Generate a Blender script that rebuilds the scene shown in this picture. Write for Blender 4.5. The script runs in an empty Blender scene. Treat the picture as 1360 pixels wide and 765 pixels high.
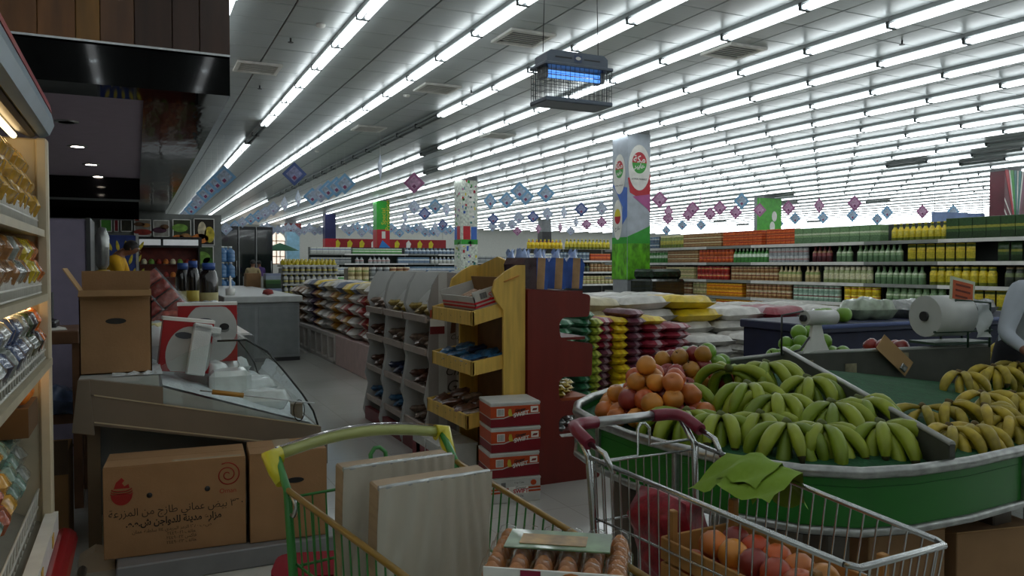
import bpy, math, random
from mathutils import Vector, Matrix
R = math.radians; pi = math.pi
random.seed(7)
S = bpy.context.scene
COL = S.collection
# ------------------------------------------------------------------ camera, exposure, world
F_PX, YAW, CAM_H = 1042.0, R(25.6), 1.5
PITCH = math.atan((382.5 - 352.0) / F_PX)
cam = bpy.data.cameras.new('camera'); cam.sensor_width = 36.0; cam.lens = 36.0 * F_PX / 1360.0
cam.clip_end = 300; cam.clip_start = 0.02
co = bpy.data.objects.new('camera', cam); COL.objects.link(co)
co.location = (0, 0, CAM_H); co.rotation_euler = (pi/2 - PITCH, 0, -YAW)
S.camera = co
vs = S.view_settings
vs.view_transform = 'Standard'; vs.look = 'None'; vs.gamma = 1; vs.use_curve_mapping = False
vs.exposure = -1.45
TUBE = 11.0            # radiance of the lit fluorescent tubes
S.cycles.use_denoising = True
S.cycles.max_bounces = 8; S.cycles.diffuse_bounces = 4; S.cycles.glossy_bounces = 4
S.cycles.transparent_max_bounces = 24; S.cycles.sample_clamp_indirect = 6.0
S.cycles.caustics_reflective = False; S.cycles.caustics_refractive = False
w = bpy.data.worlds.new('world'); S.world = w; w.use_nodes = True
w.node_tree.nodes['Background'].inputs[0].default_value = (0.9, 0.95, 1, 1)
w.node_tree.nodes['Background'].inputs[1].default_value = 0.35
# ------------------------------------------------------------------ helpers
def lin(h):
    if not isinstance(h, str): return tuple(h)
    h = h.lstrip('#'); o = []
    for i in (0, 2, 4):
        c = int(h[i:i+2], 16) / 255
        o.append(c/12.92 if c <= .04045 else ((c+.055)/1.055)**2.4)
    return tuple(o)
MATS = {}
def mat(name, col, rough=.5, metal=0., var=.1, vs=7., bump=0., bs=60., emit=0., trans=0., coat=0., bands=None, axis=2, stretch=None, spec=.5, coord='Object', interp='CONSTANT'):
    """procedural Principled material; bands = [(pos, hex), ...] along a Generated axis"""
    if name in MATS: return MATS[name]
    m = bpy.data.materials.new(name); m.use_nodes = True; MATS[name] = m
    nt = m.node_tree; N = nt.nodes; L = nt.links; b = N['Principled BSDF']
    b.inputs['Roughness'].default_value = rough; b.inputs['Metallic'].default_value = metal
    b.inputs['Specular IOR Level'].default_value = spec
    b.inputs['Coat Weight'].default_value = coat
    b.inputs['Transmission Weight'].default_value = trans
    tc = N.new('ShaderNodeTexCoord')
    src = tc.outputs[coord]
    if stretch:
        mp = N.new('ShaderNodeMapping'); mp.inputs['Scale'].default_value = stretch; L.new(src, mp.inputs[0]); src = mp.outputs[0]
    nz = N.new('ShaderNodeTexNoise'); nz.inputs['Scale'].default_value = vs; nz.inputs['Detail'].default_value = 3; L.new(src, nz.inputs['Vector'])
    mr = N.new('ShaderNodeMapRange'); mr.inputs[1].default_value = .3; mr.inputs[2].default_value = .7
    mr.inputs[3].default_value = 1 - var; mr.inputs[4].default_value = 1 + var; L.new(nz.outputs[0], mr.inputs[0])
    mx = N.new('ShaderNodeMix'); mx.data_type = 'RGBA'; mx.blend_type = 'MULTIPLY'; mx.inputs[0].default_value = 1
    if bands:
        sx = N.new('ShaderNodeSeparateXYZ'); L.new(tc.outputs['Generated'], sx.inputs[0])
        cr = N.new('ShaderNodeValToRGB'); cr.color_ramp.interpolation = interp
        e = cr.color_ramp.elements
        while len(e) > 1: e.remove(e[0])
        e[0].position = bands[0][0]; e[0].color = (*lin(bands[0][1]), 1)
        for p, c in bands[1:]:
            k = e.new(p); k.color = (*lin(c), 1)
        L.new(sx.outputs[axis], cr.inputs[0]); L.new(cr.outputs[0], mx.inputs[6])
    else:
        mx.inputs[6].default_value = (*lin(col), 1)
    L.new(mr.outputs[0], mx.inputs[7]); L.new(mx.outputs[2], b.inputs['Base Color'])
    if emit:
        b.inputs['Emission Color'].default_value = (*lin(col), 1); b.inputs['Emission Strength'].default_value = emit
    if bump:
        n2 = N.new('ShaderNodeTexNoise'); n2.inputs['Scale'].default_value = bs; n2.inputs['Detail'].default_value = 2; L.new(src, n2.inputs['Vector'])
        bp = N.new('ShaderNodeBump'); bp.inputs['Strength'].default_value = bump; bp.inputs['Distance'].default_value = .01
        L.new(n2.outputs[0], bp.inputs['Height']); L.new(bp.outputs[0], b.inputs['Normal'])
    return m
def glassmat(name, tint=(.9, .95, .95), gl=.9, rough=.02, ior=1.45):
    if name in MATS: return MATS[name]
    m = bpy.data.materials.new(name); m.use_nodes = True; MATS[name] = m
    nt = m.node_tree; N = nt.nodes; L = nt.links; N.remove(N['Principled BSDF'])
    t = N.new('ShaderNodeBsdfTransparent'); t.inputs[0].default_value = (*tint, 1)
    g = N.new('ShaderNodeBsdfGlossy'); g.inputs['Roughness'].default_value = rough; g.inputs[0].default_value = (gl, gl, gl, 1)
    lw = N.new('ShaderNodeLayerWeight'); lw.inputs[0].default_value = .5
    pw = N.new('ShaderNodeMath'); pw.operation = 'POWER'; pw.inputs[1].default_value = 4; L.new(lw.outputs['Facing'], pw.inputs[0])
    fr = N.new('ShaderNodeMath'); fr.operation = 'MULTIPLY_ADD'; fr.inputs[1].default_value = .75; fr.inputs[2].default_value = ((ior-1)/(ior+1))**2*1.6; L.new(pw.outputs[0], fr.inputs[0])
    mx = N.new('ShaderNodeMixShader'); L.new(fr.outputs[0], mx.inputs[0]); L.new(t.outputs[0], mx.inputs[1]); L.new(g.outputs[0], mx.inputs[2])
    L.new(mx.outputs[0], N['Material Output'].inputs[0]); return m
class MB:
    def __init__(s): s.v = []; s.f = []; s.m = []; s.sm = []
    def add(s, vs, fs, mi=0, M=None, smooth=False):
        o = len(s.v)
        s.v += [tuple(M @ Vector(p)) for p in vs] if M else [tuple(p) for p in vs]
        for f in fs: s.f.append([i + o for i in f]); s.m.append(mi); s.sm.append(smooth)
        return s
    def box(s, x0, x1, y0, y1, z0, z1, mi=0, M=None):
        return s.add([(x0,y0,z0),(x1,y0,z0),(x1,y1,z0),(x0,y1,z0),(x0,y0,z1),(x1,y0,z1),(x1,y1,z1),(x0,y1,z1)],
              [(3,2,1,0),(4,5,6,7),(0,1,5,4),(1,2,6,5),(2,3,7,6),(3,0,4,7)], mi, M)
    def cbox(s, x0, x1, y0, y1, z0, z1, b=.006, mi=0, M=None):
        """box with chamfered edges"""
        v = []; 
        for X, x in ((0, x0), (1, x1)):
            for Y, y in ((0, y0), (1, y1)):
                for Z, z in ((0, z0), (1, z1)):
                    dx = b if X == 0 else -b; dy = b if Y == 0 else -b; dz = b if Z == 0 else -b
                    v += [(x, y+dy, z+dz), (x+dx, y, z+dz), (x+dx, y+dy, z)]
        i = lambda X, Y, Z, k: ((X*2+Y)*2+Z)*3 + k
        f = []
        for X in (0, 1): f.append([i(X,0,0,0), i(X,0,1,0), i(X,1,1,0), i(X,1,0,0)][::(1 if X == 0 else -1)])
        for Y in (0, 1): f.append([i(0,Y,0,1), i(1,Y,0,1), i(1,Y,1,1), i(0,Y,1,1)][::(1 if Y == 0 else -1)])
        for Z in (0, 1): f.append([i(0,0,Z,2), i(0,1,Z,2), i(1,1,Z,2), i(1,0,Z,2)][::(1 if Z == 0 else -1)])
        for X in (0, 1):
            for Y in (0, 1): f.append([i(X,Y,0,0), i(X,Y,0,1), i(X,Y,1,1), i(X,Y,1,0)][::(-1 if X == Y else 1)])
        for X in (0, 1):
            for Z in (0, 1): f.append([i(X,0,Z,0), i(X,0,Z,2), i(X,1,Z,2), i(X,1,Z,0)][::(1 if X == Z else -1)])
        for Y in (0, 1):
            for Z in (0, 1): f.append([i(0,Y,Z,1), i(0,Y,Z,2), i(1,Y,Z,2), i(1,Y,Z,1)][::(-1 if Y == Z else 1)])
        for X in (0, 1):
            for Y in (0, 1):
                for Z in (0, 1): f.append([i(X,Y,Z,0), i(X,Y,Z,1), i(X,Y,Z,2)][::(1 if (X+Y+Z) % 2 == 0 else -1)])
        return s.add(v, f, mi, M)
    def path(s, pts, r, n=8, mi=0, closed=False, caps=True, M=None, smooth=True, flat=None):
        """tube swept along pts; r a number or list"""
        P = [Vector(p) for p in pts]; k = len(P); rr = r if isinstance(r, (list, tuple)) else [r]*k
        T = []
        for i in range(k):
            a = P[(i-1) % k] if (closed or i) else P[0]; b = P[(i+1) % k] if (closed or i < k-1) else P[-1]
            T.append((b-a).normalized() if (b-a).length > 1e-9 else Vector((0,0,1)))
        u = T[0].orthogonal().normalized() if abs(T[0].z) > .95 else Vector((0,0,1)).cross(T[0]).normalized()
        vs = []; 
        for i in range(k):
            u = (u - T[i]*u.dot(T[i])); u = u.normalized() if u.length > 1e-6 else T[i].orthogonal().normalized()
            w_ = T[i].cross(u)
            for j in range(n):
                a = 2*pi*j/n; fl = flat or 1
                vs.append(P[i] + u*math.cos(a)*rr[i] + w_*math.sin(a)*rr[i]*fl)
        fs = []
        for i in range(k if closed else k-1):
            for j in range(n):
                a, b = i*n+j, i*n+(j+1) % n; c, d = ((i+1) % k)*n+(j+1) % n, ((i+1) % k)*n+j
                fs.append((a, b, c, d))
        s.add(vs, fs, mi, M, smooth)
        if caps and not closed:
            o = len(s.v) - len(vs)
            s.f.append([o+j for j in range(n)][::-1]); s.m.append(mi); s.sm.append(False)
            s.f.append([o+(k-1)*n+j for j in range(n)]); s.m.append(mi); s.sm.append(False)
        return s
    def lathe(s, prof, n=12, mi=0, M=None, smooth=True, mis=None, caps=True):
        vs = []; fs = []
        for r, z in prof:
            for j in range(n): vs.append((r*math.cos(2*pi*j/n), r*math.sin(2*pi*j/n), z))
        o = len(s.f)
        for i in range(len(prof)-1):
            for j in range(n): fs.append((i*n+j, i*n+(j+1) % n, (i+1)*n+(j+1) % n, (i+1)*n+j))
        s.add(vs, fs, mi, M, smooth)
        if mis:
            for i in range(len(prof)-1):
                for j in range(n): s.m[o+i*n+j] = mis[i]
        if caps and prof[0][0] > 1e-4: s.f.append([len(s.v)-len(vs)+j for j in range(n)][::-1]); s.m.append(mis[0] if mis else mi); s.sm.append(False)
        if caps and prof[-1][0] > 1e-4: s.f.append([len(s.v)-n+j for j in range(n)]); s.m.append(mis[-1] if mis else mi); s.sm.append(False)
        return s
    def prism(s, poly, d0, d1, axis='y', mi=0, M=None):
        """poly: list of 2-D points extruded along an axis (others in order x,y,z)"""
        n = len(poly)
        mk = {'y': lambda p, d: (p[0], d, p[1]), 'x': lambda p, d: (d, p[0], p[1]), 'z': lambda p, d: (p[0], p[1], d)}[axis]
        vs = [mk(p, d0) for p in poly] + [mk(p, d1) for p in poly]
        area = sum(poly[i][0]*poly[(i+1) % n][1]-poly[(i+1) % n][0]*poly[i][1] for i in range(n))
        fl = (area > 0) ^ (axis == 'y') ^ (d1 < d0)
        fs = [list(range(n)), list(range(n, 2*n))[::-1]] + [(i, i+n, (i+1) % n+n, (i+1) % n) for i in range(n)]
        if fl: fs = [list(f)[::-1] for f in fs]
        return s.add(vs, fs, mi, M)
    def surf(s, fn, nu, nv, mi=0, M=None, cu=False, cv=False, smooth=True):
        vs = [fn(i/(nu if cu else nu-1) , j/(nv if cv else nv-1)) for i in range(nu) for j in range(nv)]; fs = []
        for i in range(nu if cu else nu-1):
            for j in range(nv if cv else nv-1):
                a = i*nv+j; b = ((i+1) % nu)*nv+j; c = ((i+1) % nu)*nv+(j+1) % nv; d = i*nv+(j+1) % nv
                fs.append((a, b, c, d))
        return s.add(vs, fs, mi, M, smooth)
    def mesh(s, name, mats):
        me = bpy.data.meshes.new(name); me.from_pydata(s.v, [], s.f)
        for m in (mats if isinstance(mats, (list, tuple)) else [mats]): me.materials.append(m)
        me.polygons.foreach_set('material_index', s.m); me.polygons.foreach_set('use_smooth', s.sm)
        me.update(); return me
    def build(s, name, mats, parent=None, loc=(0,0,0), rot=(0,0,0)):
        return put(name, s.mesh(name, mats), parent, loc, rot)
def put(name, me, parent=None, loc=(0,0,0), rot=(0,0,0), sc=None):
    o = bpy.data.objects.new(name, me); COL.objects.link(o); o.location = loc; o.rotation_euler = rot
    if sc: o.scale = sc if isinstance(sc, (tuple, list)) else (sc, sc, sc)
    if parent: o.parent = parent
    return o
def tag(o, label=None, cat=None, group=None, kind=None):
    if label: o['label'] = label
    if cat: o['category'] = cat
    if group: o['group'] = group
    if kind: o['kind'] = kind
    return o
def thing(name, label, cat, loc=(0,0,0), rz=0, group=None, rot=None):
    o = bpy.data.objects.new(name, None); COL.objects.link(o); o.location = loc; o.rotation_euler = rot or (0,0,rz)
    o.empty_display_size = .1
    return tag(o, label, cat, group)
def copy_tree(o, loc=None, rz=None, parent=None):
    c = o.copy(); COL.objects.link(c); c.parent = parent
    for ch in list(o.children): copy_tree(ch, parent=c)
    if loc is not None: c.location = loc
    if rz is not None: c.rotation_euler = (c.rotation_euler[0], c.rotation_euler[1], rz)
    return c
def struct(name, mb, m, parent=None): return tag(mb.build(name, m, parent), kind='structure')
ORD = 'first second third fourth fifth sixth seventh eighth ninth tenth eleventh twelfth thirteenth fourteenth fifteenth sixteenth seventeenth eighteenth nineteenth twentieth'.split()
TENS = {2: 'twenty', 3: 'thirty', 4: 'forty', 5: 'fifty'}
def ordn(i):
    if i < 20: return ORD[i]
    t, u = divmod(i+1, 10)
    return (TENS.get(t, 'sixty')[:-1] + 'ieth') if u == 0 else TENS.get(t, 'sixty') + '-' + ORD[u-1]
def text(name, s, size, m, parent, loc, rot, ax='CENTER', bold=0, sx=1, shear=0):
    c = bpy.data.curves.new(name, 'FONT'); c.body = s; c.size = size; c.align_x = ax; c.align_y = 'CENTER'; c.offset = bold; c.shear = shear
    c.resolution_u = 3; c.materials.append(m)
    q = bpy.data.objects.new('lettering_curve', c); COL.objects.link(q); dg = bpy.context.evaluated_depsgraph_get(); me = bpy.data.meshes.new_from_object(q.evaluated_get(dg)); bpy.data.objects.remove(q)
    o = bpy.data.objects.new(name, me); COL.objects.link(o); o.parent = parent; o.location = loc; o.rotation_euler = rot; o.scale = (sx, 1, 1)
    return o
# Arabic: joined letter forms, laid out right to left
AR = {'ا': ('fe8d','fe8e'), 'ب': ('fe8f','fe90','fe91','fe92'), 'ة': ('fe93','fe94'), 'ت': ('fe95','fe96','fe97','fe98'), 'ج': ('fe9d','fe9e','fe9f','fea0'),
 'ح': ('fea1','fea2','fea3','fea4'), 'د': ('fea9','feaa'), 'ر': ('fead','feae'), 'ز': ('feaf','feb0'), 'س': ('feb1','feb2','feb3','feb4'), 'ش': ('feb5','feb6','feb7','feb8'), 'ص': ('feb9','feba','febb','febc'),
 'ض': ('febd','febe','febf','fec0'), 'ط': ('fec1','fec2','fec3','fec4'), 'ع': ('fec9','feca','fecb','fecc'), 'ل': ('fedd','fede','fedf','fee0'),
 'م': ('fee1','fee2','fee3','fee4'), 'ن': ('fee5','fee6','fee7','fee8'), 'و': ('feed','feee'), 'ي': ('fef1','fef2','fef3','fef4'), 'ه': ('fee9','feea','feeb','feec'), 'ف': ('fed1','fed2','fed3','fed4'), 'ك': ('fed9','feda','fedb','fedc'), 'ق': ('fed5','fed6','fed7','fed8')}
def arab(s):
    o = []
    for i, c in enumerate(s):
        if c not in AR: o.append(c); continue
        fm = AR[c]; pv = i > 0 and s[i-1] in AR and len(AR[s[i-1]]) == 4; nx = len(fm) == 4 and i+1 < len(s) and s[i+1] in AR
        o.append(chr(int(fm[(3 if pv else 2) if nx else (1 if pv else 0)], 16)))
    res = ''.join(reversed(o)); out = ''; d = ''
    for c in res:
        if c in '٠١٢٣٤٥٦٧٨٩0123456789': d = c + d
        else: out += d + c; d = ''
    return out + d
def ray(px, py):
    cy, sy, cp, sp = math.cos(YAW), math.sin(YAW), math.cos(PITCH), math.sin(PITCH)
    a, b = (px-680)/F_PX, (382.5-py)/F_PX
    return Vector((sy*cp + a*cy + b*sy*sp, cy*cp - a*sy + b*cy*sp, -sp + b*cp))
def at_y(px, py, Y): d = ray(px, py); t = Y/d.y; return Vector((t*d.x, Y, CAM_H + t*d.z))
def at_z(px, py, z): d = ray(px, py); t = (z-CAM_H)/d.z; return Vector((t*d.x, t*d.y, z))
def at_d(px, py, Z): d = ray(px, py); return Vector((Z*d.x, Z*d.y, CAM_H + Z*d.z))
def RM(loc=(0,0,0), rx=0, ry=0, rz=0): return Matrix.Translation(loc) @ Matrix.Rotation(rz, 4, 'Z') @ Matrix.Rotation(ry, 4, 'Y') @ Matrix.Rotation(rx, 4, 'X')
# ------------------------------------------------------------------ common materials
WHITE = mat('white_paint', 'e4e4de', .5); GREY = mat('grey_paint', '8a8d8c', .5); DARK = mat('dark_grey', '2b2c2e', .45); BLACK = mat('black_plastic', '121314', .4)
STEEL = mat('brushed_steel', 'b4b6b6', .32, 1., var=.06, vs=30); CHROME = mat('chrome_wire', 'b9bcbb', .22, 1., var=0)
CARD = mat('cardboard', '967450', .85, bump=.12, bs=90, var=.07); CARD_IN = mat('cardboard_inside', '86653e', .9)
CARD2 = mat('pale_cardboard', 'b08d60', .85, var=.07); TAPE = mat('clear_tape', 'b9ab92', .15, var=.05, coat=.5)
RED = mat('red_plastic', 'a51822', .35, coat=.3); GLASS = glassmat('case_glass', (.965, .985, .98)); BLK_EDGE = mat('glass_edge', '0d1513', .2)
FILM = mat('stretch_film', 'bfbaab', .2, var=.07, vs=5, bump=.8, bs=6, stretch=(3, 1, .8), coat=.9)
CLEAR = glassmat('clear_plastic', (.985, .99, .99), .95, .12, 1.3)
WOODP = mat('pine_wood', 'd2ad52', .5, var=.16, vs=4, stretch=(8, 8, .7), bump=.05, bs=10)
# ------------------------------------------------------------------ room shell
FLOOR_M = mat('polished_floor', 'c3c4be', .12, var=.05, vs=1.3, spec=.6, coat=.3)
nt = FLOOR_M.node_tree; br = nt.nodes.new('ShaderNodeTexBrick')       # 60 cm tiles, hairline joints
br.offset = 0; br.inputs['Scale'].default_value = 1; br.inputs['Brick Width'].default_value = .6; br.inputs['Row Height'].default_value = .6; br.inputs['Mortar Size'].default_value = .0025
br.inputs['Color1'].default_value = (1,1,1,1); br.inputs['Color2'].default_value = (.96,.96,.95,1); br.inputs['Mortar'].default_value = (.72,.72,.7,1)
tcn = [n for n in nt.nodes if n.type == 'TEX_COORD'][0]; nt.links.new(tcn.outputs['Object'], br.inputs['Vector'])
mxn = [n for n in nt.nodes if n.type == 'MIX'][0]; mm = nt.nodes.new('ShaderNodeMix'); mm.data_type = 'RGBA'; mm.blend_type = 'MULTIPLY'; mm.inputs[0].default_value = 1
nt.links.new(mxn.outputs[2], mm.inputs[6]); nt.links.new(br.outputs[0], mm.inputs[7]); nt.links.new(mm.outputs[2], nt.nodes['Principled BSDF'].inputs['Base Color'])
X0, X1, Y0, Y1, ZC = -8.0, 56.0, -7.0, 57.0, 4.3
struct('floor', MB().box(X0, X1, Y0, Y1, -.1, 0), FLOOR_M)
WALLM = mat('wall_paint', 'cfd0ca', .7, var=.04)
struct('wall_left', MB().box(X0-.2, X0, Y0, Y1, 0, ZC), WALLM)
struct('wall_right', MB().box(X1, X1+.2, Y0, Y1, 0, ZC), WALLM)
struct('wall_near', MB().box(X0, X1, Y0-.2, Y0, 0, ZC), WALLM)
# back wall with two arched window openings left open: piers, sill band and heads
wb = MB()
wins = [(7.05, .62), (8.95, .62)]
xs = [X0]
for c, hw in wins: xs += [c-hw, c+hw]
xs.append(X1)
for i in range(0, len(xs), 2): wb.box(xs[i], xs[i+1], Y1, Y1+.3, 0, ZC)
for c, hw in wins:
    wb.box(c-hw, c+hw, Y1, Y1+.3, 0, 1.55)
    arc = [(c-hw, 3.2)] + [(c-hw*math.cos(t*pi/10), 3.2+hw*math.sin(t*pi/10)) for t in range(1, 10)] + [(c+hw, 3.2), (c+hw, ZC), (c-hw, ZC)]
    wb.prism(arc, Y1, Y1+.3, 'y')
wbo = struct('wall_back', wb, WALLM)
FR = mat('window_frame', 'b8916a', .5)
DAY = mat('daylight_pane', 'fff4e6', .3, emit=2.2)
for i, (c, hw) in enumerate(wins):
    fr = MB()
    for x in (c-hw+.03, c, c+hw-.03): fr.box(x-.03, x+.03, Y1+.1, Y1+.16, 1.55, 3.2 if x != c else 3.2+hw-.03)
    for z in (1.58, 2.1, 2.65, 3.2): fr.box(c-hw, c+hw, Y1+.1, Y1+.16, z-.03, z+.03)
    wn = tag(fr.build('window_%d' % (i+1), FR), 'tall arched window with timber glazing bars in the far wall', kind='structure')
    arc = [(c-hw, 1.55)] + [(c-hw*math.cos(t*pi/10), 3.2+hw*math.sin(t*pi/10)) for t in range(0, 11)] + [(c+hw, 1.55)]
    MB().prism(arc, Y1+.2, Y1+.21, 'y').build('pane', DAY, wn)
# ------------------------------------------------------------------ ceiling: 1.37 x 0.61 m metal panels in a grid
PANEL = mat('ceiling_panel', 'adb4b4', .33, .25, var=.05, vs=3, bump=.16, bs=9, stretch=(.5, 5, 1), spec=.6)
ceil = struct('ceiling', MB().box(X0, X1, Y0, Y1, ZC+.03, ZC+.13), mat('ceiling_void', '6d7373', .8))
PW, PL, RX = 1.37, .61, .9
def rowx(k): return RX + 1.37*k
def proj(X, Y, Z):
    cy, sy, cp, sp = math.cos(YAW), math.sin(YAW), math.cos(PITCH), math.sin(PITCH); v = (X, Y, Z-CAM_H)
    d = v[0]*sy*cp + v[1]*cy*cp - v[2]*sp
    if d < .1: return None
    return (680 + F_PX*(v[0]*cy-v[1]*sy)/d, 382.5 - F_PX*(v[0]*sy*sp+v[1]*cy*sp+v[2]*cp)/d, d)
def inframe(X, Y, Z, mg=40):
    p = proj(X, Y, Z); return p and -mg < p[0] < 1360+mg and -mg < p[1] < 765+mg
DARKROWS = set()
cells = []
for i in range(-7, 40):
    for j in range(-11, 93):
        x = RX - PW/2 + i*PW; y = j*PL + .2
        if x+PW > X1 or x < X0 or y < Y0 or y+PL > Y1: continue
        p = proj(x+PW/2, y+PL/2, ZC)
        vis = p and inframe(x+PW/2, y+PL/2, ZC) and not (x+PW/2 < .75 and y > 6)
        cells.append((p[2] if vis else 1e9, x, y))
cells.sort()
pm = MB().cbox(.008, PW-.008, .006, PL-.006, 0, .03, .006).mesh('ceiling_panel', PANEL)
for k, (d, x, y) in enumerate(cells[:300]): put('ceiling_panel', pm, ceil, (x, y, ZC + (.003 if k % 7 == 3 else 0)))
rest = MB()
for d, x, y in cells[300:]:
    rest.add([(x+.008, y+.006, ZC), (x+PW-.008, y+.006, ZC), (x+PW-.008, y+PL-.006, ZC), (x+.008, y+PL-.006, ZC)], [(3, 2, 1, 0)])
tag(rest.build('ceiling_panel_field', PANEL, ceil), kind='stuff')
# ------------------------------------------------------------------ rows of twin fluorescent lights
LIT = mat('lit_tube', (.93, .98, 1.0), .4, emit=TUBE, var=0); OFF = mat('unlit_tube', '7c8584', .4)
BATT = mat('light_batten', '9aa1a1', .5, .2); CLIP = mat('tube_holder', '3a3f40', .5)
TL, TZ = 1.22, 4.2
batten_me = MB().cbox(-.05, .05, 0, TL, .045, .1, .006).mesh('batten', BATT)
holder_me = MB().cbox(-.075, .075, -.022, .022, -.03, .05, .006).mesh('tube_holder', CLIP)
tube_me = {l: MB().path([(0, .035, 0), (0, TL-.035, 0)], .027, 8, caps=False).mesh('tube', LIT if l else OFF) for l in (1, 0)}
lights = []
DEAD = {(1, 8), (1, 9)} 
for k in range(-4, 39):
    x = rowx(k); y = (.92*x) % TL + Y0
    n = 0
    while y + TL < Y1 - .3:
        ok = not (k <= 0 and x < .75 and y > 4.6) and not (x < -5)
        if ok:
            yc = y + TL/2; p = proj(x, yc, TZ); vis = bool(p and inframe(x, yc, TZ, 60)) and not (k == 0 and y > 8.4)
            lit = 1
            if k == 1 and 15.6 < yc < 18.2: lit = 0
            if k == 3 and 13.6 < yc < 34: lit = 0
            if k == 4 and 16.9 < yc < 18.2: lit = 0
            if k == 5 and 21 < yc < 22.3: lit = 0
            if k > 5 and random.random() < .02: lit = 0
            lights.append((p[2] if vis else 1e9, k, x, y, lit))
        y += TL
lights.sort()
near = sorted(lights[:300], key=lambda t: (t[1], t[3]))
cnt = {}
for d, k, x, y, lit in near:
    n = cnt.get(k, 0); cnt[k] = n+1
    t = thing('ceiling_light', '%s twin tube ceiling light, %s along row %s from the wood bulkhead' % ('lit' if lit else 'unlit', ordn(n), ordn(k)), 'ceiling light', (x, y, TZ), 0, 'ceiling light row ' + ordn(k))
    put('batten', batten_me, t)
    put('tube_holder', holder_me, t)
    for s in (-1, 1): put('tube', tube_me[lit], t, (s*.042, 0, 0))
far = MB()
for d, k, x, y, lit in lights[300:]:
    far.path([(x, y+.04, TZ), (x, y+TL-.04, TZ)], .05, 6, 0 if lit else 1, caps=False, flat=.5)
    far.box(x-.05, x+.05, y, y+TL, TZ+.045, TZ+.1, 2)
tag(far.build('far_ceiling_lights', [LIT, OFF, BATT]), 'rows of distant fluorescent tubes covering the far ceiling', 'ceiling light', kind='stuff')
# square air diffusers, detectors, sprinklers under the ceiling
vf = MB()
for s0, s1 in ((.0, .05),): 
    vf.box(-.3, .3, -.3, -.25, -.03, 0).box(-.3, .3, .25, .3, -.03, 0).box(-.3, -.25, -.25, .25, -.03, 0).box(.25, .3, -.25, .25, -.03, 0)
vf_me = vf.mesh('frame', WHITE)
blade = MB().box(-.25, .25, -.012, .012, -.012, -.006, M=RM((0,0,0), R(30))).mesh('louvre', WHITE)
vb_me = MB().box(-.25, .25, -.25, .25, -.004, 0).mesh('backing', GREY)
vents = [(330, 88, 'beside the wood bulkhead'), (675, 47, 'before the insect trap'), (563, 115, 'between the second and third light rows'), (1005, 72, 'right of the insect trap'), (487, 170, 'left of the unlit light row'), (690, 182, 'behind the insect trap'), (520, 262, 'over the oil bottle stack')]
for px, py, wh in vents:
    p = at_z(px, py, ZC-.005)
    kx = round((p.x-RX)/1.37-.5); p.x = RX + 1.37*(kx+.5)
    t = thing('ceiling_vent', 'square louvred ceiling air vent ' + wh, 'vent', (p.x, p.y, ZC-.002), 0, 'air vents in the ceiling')
    put('frame', vf_me, t); put('backing', vb_me, t)
    for q in range(7): put('louvre', blade, t, (0, -.21+q*.07, -.008), (0, 0, 0))
sm_me = MB().lathe([(.055, 0), (.055, -.02), (.04, -.035), (.0, -.04)][::-1], 14).mesh('body', WHITE)
sp_me = MB().path([(0,0,0), (0,0,-.05)], .012, 6).lathe([(.035,-.055), (.035,-.05)], 10).mesh('head', DARK)
for px, py, wh in ((386, 55, 'left of the first light row'), (345, 117, 'near the wood bulkhead'), (1198, 58, 'among the far right rows'), (626, 123, 'left of the insect trap'), (607, 147, 'under the third light row')):
    p = at_z(px, py, ZC-.04); t = thing('sprinkler', 'small dark fire sprinkler head ' + wh, 'sprinkler', (p.x, p.y, ZC), 0, 'fire sprinklers'); put('head', sp_me, t)
for px, py, wh in ((426, 38, 'beside the first light row'), (540, 130, 'below the second light row'), (421, 203, 'far along the second light row')):
    p = at_z(px, py, ZC-.05); t = thing('smoke_detector', 'white round smoke detector ' + wh, 'detector', (p.x, p.y, ZC), 0, 'smoke detectors'); put('body', sm_me, t)
# ------------------------------------------------------------------ columns wrapped in advertising
def column(cx, cy, label, faces, s=.55, base=1.15):
    """faces: builder called with (parent, side) for the camera-facing sides"""
    t = thing('advertising_column', label, 'column', (cx, cy, 0))
    MB().cbox(-s/2, s/2, -s/2, s/2, 0, ZC, .01).build('shaft', mat('column_paint', '8f9396', .6), t)
    faces(t, s/2 + .004)
    return t
def panel_front(t, h, x0, x1, z0, z1, m, name='poster', dy=0): return MB().box(x0, x1, -h-.006-dy, -h-dy, z0, z1).build(name, m, t)
def panel_left(t, h, y0, y1, z0, z1, m, name='poster', dy=0): return MB().box(-h-.006-dy, -h-dy, y0, y1, z0, z1).build(name, m, t)
def disc(t, h, side, c, z, r, rz_, m, d, name='logo', n=28, a0=0, a1=2*pi):
    pts = [(c+r*math.cos(a0+(a1-a0)*i/n), z+rz_*math.sin(a0+(a1-a0)*i/n)) for i in range(n + (0 if a1-a0 > 6.2 else 1))]
    mb = MB()
    if side == 'f': mb.prism(pts, -h-d-.003, -h-d, 'y')
    else: mb.prism(pts, -h-d-.003, -h-d, 'x')
    return mb.build(name, m, t)
P_RED = mat('print_red', 'c01c2c', .4); P_GRN = mat('print_green', '2f9e2f', .4); P_WHT = mat('print_white', 'ecebe4', .4); P_BLU = mat('print_blue', '3f6cc4', .4)
P_YEL = mat('print_yellow', 'e0cf28', .4); P_BLK = mat('print_black', '17181a', .5); P_TEAL = mat('print_teal', '1f7470', .4); P_GOLD = mat('print_gold', 'd9b24a', .4); P_PINK = mat('print_pink', 'b75a95', .45)
GRASS = mat('print_grass', '5fae1c', .5, var=.55, vs=9, stretch=(1, 1, .6)); SILV = mat('print_silver', 'b3bcc6', .4, var=.12, vs=6)
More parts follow.
